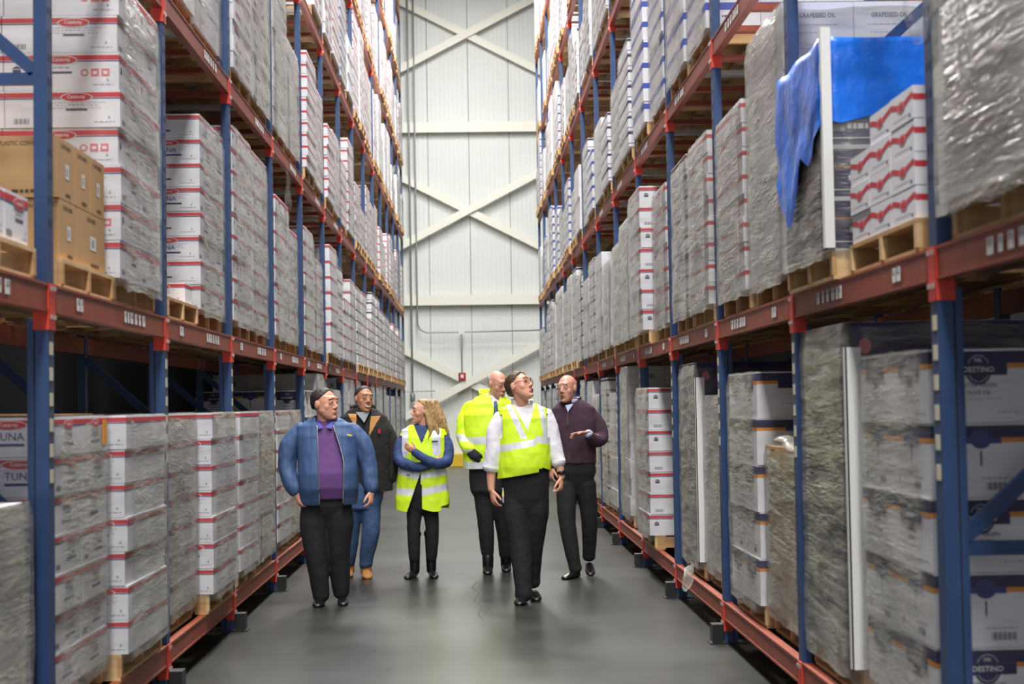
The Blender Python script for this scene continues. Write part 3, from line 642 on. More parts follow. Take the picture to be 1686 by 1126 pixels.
for k in range(5, 13):
    for sl in (0, 1):
        r = random.Random(k*3+sl); load('R', k, sl, 0, r.choice(('plain', 'darkband')), .19, r.choice((7, 8, 8)), 1.67, None, 1.0, wrap=r.choice((1, 2)))
# ---- right rack, second shelf
load('R', -1, 1, 1, 'plain', .24, 6, 1.64, 4.32, 1.12, wrap=2, tone=0, label='big grey wrapped load at the upper right corner, beside nearest right post')
load('R', -1, 0, 1, 'plain', .24, 6, 1.66, 3.2, 1.0, wrap=2, label='grey wrapped load out at the right edge behind the corner one')
load('R', 1, 0, 1, 'grape', .36, 4, 1.665, 8.27, 1.02, wrap=2, tone=1, label='very tall grey wrapped oil carton load behind the blue covered one')
load('R', 1, 1, 1, 'redbox', .145, 8, 1.655, 9.46, .98, wrap=2, tone=1, nx=3, label='sagging wrapped load with a red-striped corner, between second and third right posts')
load('R', 2, 0, 1, 'redbox', .15, 8, 1.64, 10.78, .92, wrap=2, tone=0)
load('R', 2, 1, 1, 'darkband', .15, 8, 1.645, 11.82, .9, wrap=2)
load('R', 3, 0, 1, 'redbox', .17, 7, 1.66, 13.26, .95, wrap=2)
load('R', 3, 1, 1, 'celeb', .19, 7, 1.575, 14.50, 1.02, wrap=1, tone=1, nx=2, label='bright red-banded carton load overhanging second shelf above the maroon sweater')
load('R', 4, 0, 1, 'plain', .2, 6, 1.60, 15.78, 1.0, wrap=2)
load('R', 4, 1, 1, 'plain', .18, 6, 1.62, 16.9, 1.0, wrap=2)
load('R', 5, 0, 1, 'plain', .2, 5, 1.62, 18.2, 1.0, wrap=2)
load('R', 5, 1, 1, 'plain', .2, 6, 1.62, 19.4, 1.0, wrap=1)
for k in range(6, 13):
    for sl in (0, 1):
        r = random.Random(k*19+sl+2); load('R', k, sl, 1, r.choice(('plain', 'plain', 'darkband')), .18, r.choice((5, 6, 7, 8)), 1.64, None, 1.0, wrap=r.choice((1, 2)))
# ---- right rack, third shelf
load('R', 2, 0, 2, 'blueband', .2, 8, 1.66, 10.78, .92, wrap=1)
load('R', 2, 1, 2, 'blueband', .2, 8, 1.645, 11.85, 1.0, wrap=1, tone=1, label='tall blue-banded carton load on third shelf at the top, beside third right post')
load('R', 3, 0, 2, 'blueband', .19, 8, 1.66, 13.26, .98, wrap=1, tone=1)
load('R', 3, 1, 2, 'blueband', .19, 8, 1.62, 14.4, 1.0, wrap=0, tone=1)
load('R', 4, 0, 2, 'darkband', .157, 7, 1.62, 15.78, 1.0, wrap=0, nx=3)
load('R', 4, 1, 2, 'darkband', .16, 6, 1.64, 16.9, 1.0, wrap=1)
load('R', 5, 0, 2, 'darkband', .16, 5, 1.62, 18.2, 1.0, wrap=0)
load('R', 5, 1, 2, 'plain', .16, 6, 1.64, 19.4, 1.0, wrap=1)
fill('R', 2, 6, 13, ('blueband', 'darkband', 'plain'), (.14, .16), (8, 9, 7), 11, (0, 1))
fill('R', 3, 4, 13, ('brownspot', 'darkband', 'plain', 'brownspot'), (.14, .16), (8, 9, 10), 12)
fill('R', 4, 6, 13, ('brownspot', 'blueband', 'redbox', 'plain'), (.13, .15), (9, 10, 11), 13)
fill('R', 5, 8, 13, ('brownspot', 'plain', 'redsmall'), (.13, .15), (9, 10, 11), 14)
fill('R', 6, 9, 13, ('plain', 'redbox'), (.14,), (8, 9), 15)

# ---- loose cartons and their pallets
def loose_pallet(x, y, z, L, D, tone, label):
    e = empty('pallet', (x, y, z), label, 'pallet'); put(pallet_mesh(L, D, tone), 'deck', e); return e
# brown cartons, left second shelf
loose_pallet(-1.775-.6, 7.40, TOPS[1], 1.0, 1.2, 0, 'pale wooden pallet under the brown cartons, left rack second shelf')
zc = TOPS[1]+PH+.001
names = []
for lay in range(2):
    ny = 2 if lay == 0 else 3; L = .88
    for i in range(3):
        for j in range(ny):
            if lay == 0: ws = (.30, .56); yy = 6.97+(0 if j == 0 else .31)+ws[j]/2; d = ws[j]
            else: d = .29; yy = 6.95+.295*j+d/2
            o = put(carton_mesh('kraft', .385, d, .272, (i+j) % 2), 'carton', None, (-1.80-.195-.39*i, yy, zc+lay*.274))
            row = ['aisle-side row', 'middle row', 'back row'][i]; pos = (['nearest', 'farthest'] if ny == 2 else ['nearest', 'middle', 'farthest'])[j]
            tag(o, 'brown plastic containers carton, %s layer, %s, %s box' % ('lower' if lay == 0 else 'upper', row, pos), 'carton', 'brown cartons on the left second shelf')
# single layer of white cartons in the nearest left bay
loose_pallet(-1.775-.6, 5.98, TOPS[1], 1.02, 1.2, 0, 'pale pallet under the single row of white cartons at left edge')
for i in range(2):
    for j in range(3):
        o = put(carton_mesh('celeb', .58, .325, .2, 1), 'carton', None, (-1.79-.295-.585*i, 5.62+.335*j, TOPS[1]+PH+.001))
        tag(o, 'low white red-banded carton in nearest left bay, %s, %s in its row' % (('aisle side', 'back side')[i], ('nearest', 'middle', 'farthest')[j]), 'carton', 'low white cartons in the nearest left bay')
# red ribbon cartons on the right
loose_pallet(1.665+.6, 6.34, TOPS[1], 1.05, 1.2, 1, 'wooden pallet under the red ribbon cartons, right rack second shelf')
RIB = MB()
def ribbon_mesh():
    mb = MB(); w, d, h = .38, .33, .124; g = .002; mb.box(-w/2+g, w/2-g, -d/2+g, d/2-g, .0005, h-.001, WHITE)
    mb.quad(-w/2+g, w/2-g, h*.55, h*.74, CRED, '-y', d/2-g+.0008)
    for face, ww, off in (('-x', d, w/2-g), ('+x', d, w/2-g)):
        N = 16; vs = []
        for i in range(N+1):
            u = -ww/2+g+(ww-2*g)*i/N; s_ = .5+.5*math.cos(2*math.pi*i/N); zz = h*(.48+.16*s_)
            vs += [face_pt(face, u, zz, off+.0008), face_pt(face, u, zz+h*.17, off+.0008)]
        mb.add(vs, [(2*i, 2*i+2, 2*i+3, 2*i+1) for i in range(N)], CRED)
        mb.ell(0, h*.56, ww*.15, h*.17, CPINK, face, off+.0016, 16); mb.ell(0, h*.56, ww*.10, h*.10, CRED, face, off+.0022, 14); mb.quad(-ww*.35, ww*.3, h*.20, h*.225, CGREY, face, off+.0008); mb.quad(ww*.32, ww*.38, h*.1, h*.2, CTXT, face, off+.0008)
    return mb.mesh('carton')
rm = ribbon_mesh(); cols = (4, 4, 3); r = random.Random(4)
for j in range(3):
    for i in range(3):
        for lay in range(cols[j]):
            o = put(rm, 'carton', None, (1.665+.195+.39*i+r.uniform(-.004, .004), 5.835+.168+.337*j, TOPS[1]+PH+.001+.126*lay))
            tag(o, 'white red-ribbon carton, %s column, %s row deep, %s from the bottom' % (('nearest', 'middle', 'farthest')[j], ordn(i), ordn(lay)), 'carton', 'white cartons with red ribbon print on the right second shelf')
# blue covered load
def blue_load():
    x0, y0, L, D = 1.62, 7.06, .98, 1.16; xc, yc, zb = x0+D/2, y0+L/2, TOPS[1]
    root = empty('pallet_load', (xc, yc, zb), 'navy-labelled load with torn bright blue plastic cover and white corner board', 'pallet load', 'wrapped pallet loads on the right rack')
    put(pallet_mesh(1.0, 1.2, 2), 'pallet', root, (.03, 0, 0))
    n, h = 4, .235
    for j in range(n):
        for i in range(3):
            for q in range(2): put(carton_mesh('navy', D/3, L/2, h, j % 2), 'carton', root, (-D/2+D/3*(i+.5), -L/2+L/2*(q+.5), PH+j*h))
    f = put(film(2, 2), 'stretch_film', root, (0, 0, PH)); f.scale = (D+.012, L+.012, n*h)
    b = MB(); b.box(-D/2-.022, -D/2-.016, -L/2-.02, -L/2+.02, 0, 1.0, LABELW); b.box(-D/2-.022, -D/2+.022, -L/2-.026, -L/2-.02, 0, 1.0, LABELW); put(b.mesh('corner_board'), 'corner_board', root, (0, 0, PH+.01))
    BP = mat('blue_plastic', (18, 104, 214), .3, 0, .25, 5, .6, 9)
    c = MB(); ztop = n*h+.025; N = 60; M = 16; vs = []; per = []
    for i in range(N):
        t = i/N*4
        if t < 1: x, y, fc = -D/2+D*t, -L/2, 'y'
        elif t < 2: x, y, fc = D/2, -L/2+L*(t-1), 'b'
        elif t < 3: x, y, fc = D/2-D*(t-2), L/2, 'b'
        else: x, y, fc = -D/2, L/2-L*(t-3), 'a'
        per.append((x, y, fc, t))
    for j in range(M+1):
        for (x, y, fc, t) in per:
            drop = {'y': .36, 'b': .4}.get(fc, 0)
            if fc == 'a': u = t-3; drop = .50+.30*math.exp(-((u-.3)/.2)**2)+.05*math.sin(u*19)-.15*max(0, u-.7)
            elif fc == 'y': drop = .37+.02*math.sin(t*23)
            q = j/M; k = 1.035+.015*noise.noise(Vector((x*5, y*5, q*3)))+(.03*q*(1 if fc == 'a' else .1))*(1+noise.noise(Vector((x*6, y*6, q*3))))
            kx = k if fc != 'y' else 1.04+.01*noise.noise(Vector((x*7, 3, q*5)))
            z = ztop-q*drop+.03*(1 if fc == 'a' else .3)*noise.noise(Vector((x*4, y*4, 7)))*(1-q)
            vs.append((x*(k if fc != 'y' else 1.03), y*kx, z))
    fs = [(j*N+i, (j+1)*N+i, (j+1)*N+(i+1) % N, j*N+(i+1) % N) for j in range(M) for i in range(N)]
    K = 10; tb = len(vs)
    vs.append((0, 0, ztop+.02)); fs += [(i, (i+1) % N, tb) for i in range(N)]
    c.add(vs, fs, BP); put(c.mesh('plastic_cover', True), 'plastic_cover', root, (0, 0, PH))
    return root
blue_load()
# hanging scraps of film
def scrap(pts, rad, label, ratio=.25, d=(0, 1, 0)):
    c = MB(); c.tube(pts, rad, WRAP[1], 10, flat=(d, ratio), res=6)
    me = c.mesh('film_scrap', True)
    for v in me.vertices: v.co += Vector((noise.noise(v.co*14), noise.noise(v.co*11+Vector((5, 0, 0))), 0))*.018
    return tag(put(me, 'film_scrap'), label, 'plastic film')
scrap([(1.60, 5.47, 3.28), (1.60, 5.45, 3.12), (1.575, 5.43, 2.98), (1.575, 5.42, 2.87)], [.015, .05, .06, .03], 'hanging bag-like scrap of clear film beside nearest right post')
scrap([(1.60, 5.0, 3.4), (1.595, 5.0, 3.0), (1.60, 5.02, 2.75), (1.61, 5.02, 2.62)], [.02, .035, .045, .02], 'loose white twist of film hanging on the upper right grey load', .3, (1, 0, 0))
scrap([(1.64, 11.9, .38), (1.58, 11.75, .33), (1.54, 11.6, .24)], [.02, .05, .02], 'torn film tail lying over the bottom right beam', .3)
scrap([(-1.74, 15.1, 3.92), (-1.73, 15.1, 3.6), (-1.75, 15.15, 3.35)], [.012, .03, .01], 'thin tail of film hanging below the third shelf, left rack', .3)
scrap([(1.70, 8.75, 1.38), (1.69, 8.5, 1.40), (1.69, 8.3, 1.36)], [.03, .06, .03], 'bunched film on top of the low brownish load, bottom right shelf', .5, (0, 0, 1))
# ------------------------------------------------------------------ people
SKIN = mat('skin_light', (218, 158, 132), .5, 0, .04, 20, sss=.12); SKIN2 = mat('skin_tan', (186, 130, 102), .5, 0, .04, 20, sss=.12); SKIN3 = mat('skin_ruddy', (200, 146, 126), .5, 0, .06, 20, sss=.12)
LIPS = mat('lips', (176, 92, 84), .45); EYEW = mat('eye_white', (225, 222, 216), .3); IRIS = mat('iris', (40, 34, 32), .2); TEETH = mat('teeth', (235, 232, 222), .3)
HAIRD = mat('hair_dark', (44, 34, 30), .6, 0, .25, 30, .5, 60); HAIRB = mat('hair_brown', (74, 52, 34), .55, 0, .25, 30, .5, 60); HAIRL = mat('hair_blonde', (172, 138, 92), .5, 0, .35, 14, .7, 30, stretch=(3, 3, .4)); HAIRG = mat('hair_grey', (176, 168, 158), .6, 0, .2, 40, .4, 80)
JBLUE = quilt('jacket_blue', (60, 86, 128)); JNAVY = mat('collar_navy', (30, 36, 62), .8); PURPLE = mat('sweater_purple', (104, 68, 126), .85, 0, .08, 20, .3, 120)
SHIRTB = mat('shirt_blue', (82, 84, 172), .7); BLACKC = mat('cloth_black', (26, 26, 30), .85, 0, .1, 6, .3, 20); BLACKJ = mat('canvas_black', (32, 28, 28), .9, 0, .15, 8, .4, 30)
TAN = mat('lining_tan', (188, 134, 74), .8); GREYS = mat('shirt_grey', (150, 156, 158), .8); DENIM = mat('denim', (58, 84, 124), .8, 0, .22, 5, .3, 50); TANB = mat('boot_tan', (176, 122, 68), .7, 0, .1, 20); SHOE = mat('shoe_black', (18, 18, 20), .35)
LIME = mat('hi_vis_lime', (214, 248, 40), .6, 0, .03, 5, .35, 10); SILV = mat('reflective_tape', (225, 228, 234), .35, .1, .05, 10, .2, 14); NAVYS = mat('sleeve_navy', (46, 66, 112), .75, 0, .1, 8, .4, 18); SHW = mat('shirt_white', (232, 228, 236), .75, 0, .02, 6, .35, 12)
MAROON = mat('sweater_maroon', (62, 40, 54), .9, 0, .1, 14, .3, 70); CUFF = mat('cuff_pale_blue', (180, 190, 222), .7); TIE = mat('tie_navy', (50, 66, 92), .6); GLS = mat('spectacle_frame', (24, 22, 24), .3); ZIP = mat('zip_metal', (170, 172, 176), .3, .8)
BADGE = mat('badge_yellow', (222, 214, 120), .6); REDM = mat('emblem_red', (180, 36, 36), .6)
def bake(mb, name, parent, vox, smooth=3, wrinkle=0, ws=9, seed=0, matfn=None, decim=None):
    me = mb.mesh(name); ms = list(me.materials)
    o = bpy.data.objects.new(name+'_src', me); COL.objects.link(o)
    r = o.modifiers.new('r', 'REMESH'); r.mode = 'VOXEL'; r.voxel_size = vox; r.use_smooth_shade = True
    if smooth: q = o.modifiers.new('s', 'SMOOTH'); q.iterations = smooth; q.factor = .6
    if decim: q = o.modifiers.new('d', 'DECIMATE'); q.ratio = decim
    bpy.context.view_layer.update()
    m2 = bpy.data.meshes.new_from_object(o.evaluated_get(bpy.context.evaluated_depsgraph_get())); m2.name = name
    bpy.data.objects.remove(o); bpy.data.meshes.remove(me)
    m2.materials.clear()
    for m in ms: m2.materials.append(m)
    if wrinkle:
        off = Vector((seed*3.7, seed*1.3, 0))
        for v, nn in zip(m2.vertices, [tuple(v.normal) for v in m2.vertices]):
            p = v.co; a = noise.noise(Vector((p.x*ws, p.y*ws, p.z*ws*.55))+off)+.5*noise.noise(Vector((p.x*ws*2.3, p.y*ws*2.3, p.z*ws*1.6))+off)
            v.co = p+Vector(nn)*a*wrinkle
    if matfn:
        for p in m2.polygons: p.material_index = matfn(p.center, p.normal)
    else:
        for p in m2.polygons: p.material_index = 0
    for p in m2.polygons: p.use_smooth = True
    return put(m2, name, parent)
def Rz(a): return Matrix.Rotation(a, 3, 'Z')
def Rx(a): return Matrix.Rotation(a, 3, 'X')
def Ry(a): return Matrix.Rotation(a, 3, 'Y')
class Person:
    """local frame: x right, y away from the camera, z up, origin on the floor"""
    def __init__(s, px, Y, u, x0, zb, label, skin):
        p = at(px, 900, Y); s.root = empty('person', (p.x, Y, 0), label, 'person', None); s.u, s.x0, s.zb = u, x0, zb; s.skin = skin
        s.body = MB(); s.zones = []
    def P(s, zx, zy, y=0): return Vector(((zx-s.x0)*s.u, y, (s.zb-zy)*s.u))
    def head(s, zx, zy, y, yaw, pitch=0, roll=0, k=1.0, nose=1.0, neck=None, wide=1.0, jaw=1.0, smile=False, openm=False):
        c = s.P(zx, zy, y); R = Rz(math.radians(yaw)) @ Rx(-math.radians(pitch)) @ Ry(math.radians(roll)); s.hc, s.hR, s.hk = c, R, k
        T = lambda x, yy, z: c+R @ Vector((x*k*wide, yy*k, z*k)); b = s.body; m = s.skin
        def el(x, yy, z, a, bb, cc): b.ball(T(x, yy, z), (a*k*wide, bb*k, cc*k), m, R, 20, 14)
        el(0, .018, .035, .076, .096, .086); el(0, -.008, .0, .069, .086, .085)
        # face block and jaw
        rings = [(-.118, -.058, .020, .020), (-.108, -.050, .036*jaw, .036), (-.085, -.036, .052*jaw, .056), (-.055, -.024, .062*jaw, .068), (-.02, -.016, .067, .078), (.02, -.006, .071, .088), (.06, 0, .068, .084)]
        vs = []; n = 24
        for (z, cy, a, bb) in rings:
            for i in range(n): t = 2*math.pi*i/n; vs.append(T(a*math.cos(t), cy+bb*math.sin(t), z))
        fs = [(j*n+i, j*n+(i+1) % n, (j+1)*n+(i+1) % n, (j+1)*n+i) for j in range(len(rings)-1) for i in range(n)]+[tuple(reversed(range(n))), tuple((len(rings)-1)*n+i for i in range(n))]
        b.add(vs, fs, m)
        el(0, -.078, .045, .046, .014, .016); el(0, -.084, -.10, .022, .020, .017)
        for q in (1, -1):
            b.tube([T(q*.016, -.089, .0165), T(q*.031, -.0935, .0205), T(q*.047, -.084, .0155)], [.0035*k, .0042*k, .0035*k], m, 8, res=2); b.tube([T(q*.018, -.088, .006), T(q*.031, -.0915, .0035), T(q*.046, -.083, .006)], [.003*k]*3, m, 8, res=2); el(q*.036, -.056, -.022, .030, .022, .034); el(q*.031, -.083, .036, .020, .009, .007)
            el(q*.078, .012, -.002, .010, .020, .031); el(q*.012, -.101*nose, -.029, .008, .009, .007)
        b.tube([T(0, -.084, .028), T(0, -.098*nose, .0), T(0, -.111*nose, -.022)], [.008*k, .009*k, .0115*k], m, 10)
        el(0, -.096, -.058, .024, .011, .006); el(0, -.094, -.069, .022, .011, .007)
        nk = neck or (zx, zy+80, y+.02); N0 = s.P(*nk)
        b.tube([T(0, .012, -.05), T(0, .012, -.09)*.55+N0*.45, N0], [.052*k, .056*k, .064*k], m, 16)
        # eyes, brows, mouth
        for q in (1, -1):
            e = MB(); e.ball(T(q*.031, -.0815, .013), (.0125*k, .0115*k, .0058*k), EYEW, R, 12, 8); e.ball(T(q*.031, -.0905, .012), (.0055*k, .0035*k, .0052*k), IRIS, R, 10, 6); e.obj('eye', s.root, smooth=True)
        return T
    def brows(s, T, m, name='eyebrow'):
        for q in (1, -1):
            e = MB(); e.tube([T(q*.015, -.0965, .037), T(q*.031, -.0965, .043), T(q*.050, -.083, .036)], [.0026, .0034, .002], m, 8, res=3); e.obj(name, s.root, smooth=True)
    def mouth(s, T, kind):
        e = MB()
        if kind == 'smile': e.tube([T(-.026, -.094, -.056), T(-.013, -.103, -.065), T(.0, -.1065, -.067), T(.013, -.103, -.065), T(.026, -.094, -.056)], [.002, .004, .0045, .004, .002], TEETH, 8, res=3)
        elif kind == 'open': e.ball(T(0, -.101, -.064), (.016, .008, .009), mat('mouth_dark', (90, 40, 38), .5), s.hR, 12, 8)
        else: e.tube([T(-.022, -.098, -.064), T(0, -.1065, -.062), T(.022, -.098, -.064)], [.002, .003, .002], LIPS, 8, res=3)
        e.obj('mouth', s.root, smooth=True)
        if kind != 'line':
            e = MB(); e.tube([T(-.027, -.093, -.052), T(0, -.106, -.056 if kind == 'open' else -.060), T(.027, -.093, -.052)], [.002, .0035, .002], LIPS, 8, res=3)
            e.tube([T(-.024, -.093, -.070), T(0, -.103, -.078), T(.024, -.093, -.070)], [.002, .004, .002], LIPS, 8, res=3); e.obj('lips', s.root, smooth=True)
    def hair(s, T, m, fn, thick=1.09, amp=.004, name='hair'):
        """cap over the skull; fn(dir) in head space gives cover 0..1"""
        mb = MB(); nu, nv = 56, 36; vs = []; k = s.hk
        for j in range(nv+1):
            a = math.pi*j/nv
            for i in range(nu):
                t = 2*math.pi*i/nu; d = Vector((math.sin(a)*math.cos(t), math.sin(a)*math.sin(t), math.cos(a)))
                cov = max(0, min(1, fn(d))); p = Vector((d.x*.076, .018+d.y*.096, .035+d.z*(.086 if d.z > 0 else .086+.05*max(0, d.y))))
                q = .92+(thick-.92)*cov*(2-cov); p = Vector((p.x*q, .018+(p.y-.018)*q, .035+(p.z-.035)*q)); w_ = T(*p)
                vs.append(w_+(w_-s.hc).normalized()*noise.noise(w_*45)*amp*cov)
        mb.add(vs, [(j*nu+i, (j+1)*nu+i, (j+1)*nu+(i+1) % nu, j*nu+(i+1) % nu) for j in range(nv) for i in range(nu)], m); return mb.obj(name, s.root, smooth=True)
    def hand(s, W, D, N, T, k=1.0, curl=(.35, .45, .35), spread=.10, point=False, thumb=.55):
        """W wrist, D towards the fingers, N palm side, T thumb side"""
        D = Vector(D).normalized(); T = Vector(T); T = (T-D*T.dot(D)).normalized(); N0 = D.cross(T).normalized(); N = N0 if N0.dot(Vector(N)) > 0 else -N0
        W = Vector(W); b = s.body; m = s.skin
        b.tube([W-D*.03, W+D*.02*k, W+D*.055*k, W+D*.085*k], [.026*k, .033*k, .040*k, .037*k], m, 14, flat=(N, .42), res=2)
        for i, (o, L) in enumerate(((.030, .074), (.010, .082), (-.010, .076), (-.028, .060))):
            B = W+D*.082*k+T*o*k; ang = 0; p = [B-D*.02*k, B]; dirn = (D+T*(o/.03)*spread).normalized(); cs = curl if not (point and i == 0) else (.12, .1, .1)
            f = 1+.25*i if not point else 1
            for j, (l, c) in enumerate(zip((.45, .31, .24), cs)):
                ang += c*f; dd = dirn*math.cos(ang)+N*math.sin(ang); p.append(p[-1]+dd*L*l*k)
            b.tube(p, [.0092*k, .0090*k, .0084*k, .0078*k, .0066*k], m, 10, res=2)
        B = W+D*.022*k+T*.028*k+N*.006; d1 = (D*.75+T*thumb+N*.25).normalized(); d2 = (D*.95+T*.2+N*.35).normalized()
        b.tube([B-d1*.01, B+d1*.035*k, B+d1*.055*k+d2*.012*k, B+d1*.05*k+d2*.042*k], [.0135*k, .0125*k, .0105*k, .0085*k], m, 10, res=2)
    def finish(s, vox=.0055): return bake(s.body, 'body', s.root, vox, 2)
    def limb(s, mb, pts, rad, m, res=4, flat=None, n=16): mb.tube([p if isinstance(p, Vector) else s.P(*p) for p in pts], rad, m, n, res=res, flat=flat)
    def torso(s, mb, rings, m, grow=0, n=40):
        # rings: (zy, zx, halfwidth in zoom units, half depth m, y centre m)
        mb.loft([((zx-s.x0)*s.u, cy, (s.zb-zy)*s.u, hw*s.u+grow, d+grow, 2.4) for (zy, zx, hw, d, cy) in sorted(rings, key=lambda r: -r[0])], m, n)
    def shell(s, rings, name, mats, fn, grow=.01, thick=.008, n=140, nz=110, wrinkle=.003, ws=8):
        """garment panel following the torso rings; fn(zx, zy, front) -> material index or None where there is no cloth"""
        R = sorted(rings, key=lambda r: r[0]); z0, z1 = R[0][0], R[-1][0]; vs = []; info = []
        def at_z(z):
            for a, b in zip(R, R[1:]):
                if z <= b[0]: t = (z-a[0])/(b[0]-a[0]); t = t*t*(3-2*t)*.5+t*.5; return [a[i]+(b[i]-a[i])*t for i in range(5)]
            return list(R[-1])
        for j in range(nz+1):
            zy = z0+(z1-z0)*j/nz; _, zx, hw, d, cy = at_z(zy)
            for i in range(n):
                t = 2*math.pi*i/n; c, q = math.cos(t), math.sin(t); p = 2.4
                x = (zx-s.x0)*s.u+(hw*s.u+grow)*math.copysign(abs(c)**(2/p), c); y = cy+(d+grow)*math.copysign(abs(q)**(2/p), q); z = (s.zb-zy)*s.u
                w_ = wrinkle*(noise.noise(Vector((x*ws, y*ws, z*ws*.6)))+.5*noise.noise(Vector((x*ws*2.5, y*ws*2.5, z*ws*1.4))))
                vs.append(Vector((x+c*w_*1.5, y+q*w_*1.5, z))); info.append((x/s.u+s.x0, zy, q < 0))
        mb = MB(); out = [v for v in vs]; mb.v = [tuple(v) for v in vs]; mb.ms = list(mats)
        for j in range(nz):
            for i in range(n):
                a = j*n+i; bb = j*n+(i+1) % n; f = [a, (j+1)*n+i, (j+1)*n+(i+1) % n, bb]
                cx = (vs[f[0]]+vs[f[2]])/2; m = fn(cx.x/s.u+s.x0, s.zb-cx.z/s.u, math.sin(2*math.pi*(i+.5)/n) < 0)
                if m is not None: mb.f.append(f); mb.mi.append(m)
        me = mb.mesh(name, True); bm = bmesh.new(); bm.from_mesh(me); bmesh.ops.delete(bm, geom=[v for v in bm.verts if not v.link_faces], context='VERTS')
        bmesh.ops.recalc_face_normals(bm, faces=bm.faces); bm.to_mesh(me); bm.free()
        o = bpy.data.objects.new(name, me); COL.objects.link(o); q = o.modifiers.new('s', 'SOLIDIFY'); q.thickness = thick; q.offset = 0
        bpy.context.view_layer.update(); m2 = bpy.data.meshes.new_from_object(o.evaluated_get(bpy.context.evaluated_depsgraph_get())); bpy.data.objects.remove(o)
        for p in m2.polygons: p.use_smooth = True
        m2.name = name; return put(m2, name, s.root)
    def shoe(s, heel, toe, m, z=0, k=1.0, name='shoe', lift=0, high=0):
        # heel/toe: world-local xy; rounded last with a sole
        h = Vector((heel[0], heel[1], 0)); t = Vector((toe[0], toe[1], 0)); d = (t-h); L = d.length; d.normalize(); sd = Vector((-d.y, d.x, 0)); mb = MB(); n = 20
        prof = [(0, .026, .040), (.06, .035, .062), (.25, .036, .075), (.45, .040, .066), (.65, .046, .050), (.85, .043, .040), (.96, .030, .032), (1.0, .014, .022)]; vs = []
        for (f, w_, hh) in prof:
            for i in range(n):
                a = 2*math.pi*i/n; x = w_*k*math.cos(a); zz = hh*k*(.5+.5*math.copysign(abs(math.sin(a))**.7, math.sin(a)))
                vs.append(h+d*L*f+sd*x+Vector((0, 0, z+zz+lift*f)))
        fs = [(j*n+i, j*n+(i+1) % n, (j+1)*n+(i+1) % n, (j+1)*n+i) for j in range(len(prof)-1) for i in range(n)]+[tuple(reversed(range(n))), tuple((len(prof)-1)*n+i for i in range(n))]
        mb.add(vs, fs, m)
        if high: mb.tube([h+d*L*.22+Vector((0, 0, z+.04)), h+d*L*.20+Vector((0, .0, z+high))], [.047*k, .052*k], m, 16)
        return mb.obj(name, s.root, smooth=True)
def col_ring(s, name, c, a, b, h, m, flare=1.15, gap=50, face=-90, th=.006, tilt=.0, back=0):
    """standing collar round the neck, open towards the face"""
    mb = MB(); n = 40; vs = []; C = s.P(*c)
    for j in range(5):
        q = j/4
        for i in range(n+1):
            t = math.radians(face+gap/2+(360-gap)*i/n); k = 1+(flare-1)*q; bk = .5+.5*math.cos(t-math.radians(face+180))
            vs.append(C+Vector((a*k*math.cos(t), b*k*math.sin(t), h*q*(.75+.45*bk)-tilt*(1-bk))))
    fs = [(j*(n+1)+i, j*(n+1)+i+1, (j+1)*(n+1)+i+1, (j+1)*(n+1)+i) for j in range(4) for i in range(n)]
    k0 = len(vs); inn = []
    for v in vs: d = (v-C); d.z = 0; inn.append(v-d.normalized()*th)
    W_ = n+1
    fs += [tuple(k0+q for q in reversed(f)) for f in fs]
    fs += [(4*W_+i, 4*W_+i+1, k0+4*W_+i+1, k0+4*W_+i) for i in range(n)]
    mb.add(vs+inn, fs, m); return mb.obj(name, s.root, smooth=True)
def trousers(s, pel, legs, m, vox=.009, name='trousers', wr=.006, seed=1):
    mb = MB(); s.torso(mb, pel, m)
    for pts, rad in legs: s.limb(mb, pts, rad, m, 4)
    return bake(mb, name, s.root, vox, 3, wr, 7, seed)

def HF(c): return lambda d: (d.z*.9+d.y*.8+abs(d.x)*.35+c)*8
# ---- man in the blue quilted jacket
p = Person(440+275/2.681, 13.12, .001882, 275, 1052, 'stout man in a blue quilted jacket and purple sweater looking to his side', SKIN)
T = p.head(263, 176, -.02, 58, 0, 0, 1.10, neck=(262, 268, .02), wide=1.08, jaw=1.12)
p.brows(T, HAIRD); p.mouth(T, 'line')
p.hair(T, HAIRD, HF(-.15), 1.07)
tor = [(236, 262, 38, .07, .02), (252, 262, 70, .085, .02), (275, 262, 108, .11, .02), (320, 268, 118, .135, .01), (400, 272, 115, .16, -.01), (480, 275, 115, .185, -.03), (540, 275, 114, .185, -.03), (590, 272, 112, .16, -.01), (612, 272, 112, .15, 0)]
mb = MB(); p.torso(mb, [r for r in tor if r[0] < 600], PURPLE, -.008); bake(mb, 'sweater', p.root, .009, 3, .004, 7, 2)
def jk(zx, zy, fr):
    if not fr: return 0
    if zy < 255: return None if 225 < zx < 318 else 0
    l = 233+(zy-260)*.036; r = 300+(zy-255)*.30 if zy < 420 else 349-(zy-420)*.02
    return None if l < zx < r else 0
p.shell(tor, 'jacket_body', [JBLUE], jk, .022, .022, 240, 170, .004, 9)
mb = MB(); p.limb(mb, [(168, 292, .03), (110, 350, .02), (92, 440, .0), (120, 520, -.05), (138, 556, -.07)], [.085, .086, .078, .070, .058], JBLUE); p.limb(mb, [(358, 292, .03), (420, 350, .02), (446, 440, -.0), (460, 520, -.04), (464, 556, -.06)], [.085, .084, .074, .064, .052], JBLUE)
bake(mb, 'jacket_sleeves', p.root, .009, 3, .010, 10, 3)
for nm, pts in (('zip', [(234, 268), (240, 400), (244, 604)]), ('zip', [(304, 268), (346, 405), (350, 480), (346, 604)])):
    mb = MB(); mb.tube([p.P(zx, zy, -(.13+.09*min(1, max(0, (zy-268)/200)))) for zx, zy in pts], [.005]*len(pts), ZIP, 8, res=4); mb.obj(nm, p.root, smooth=True)
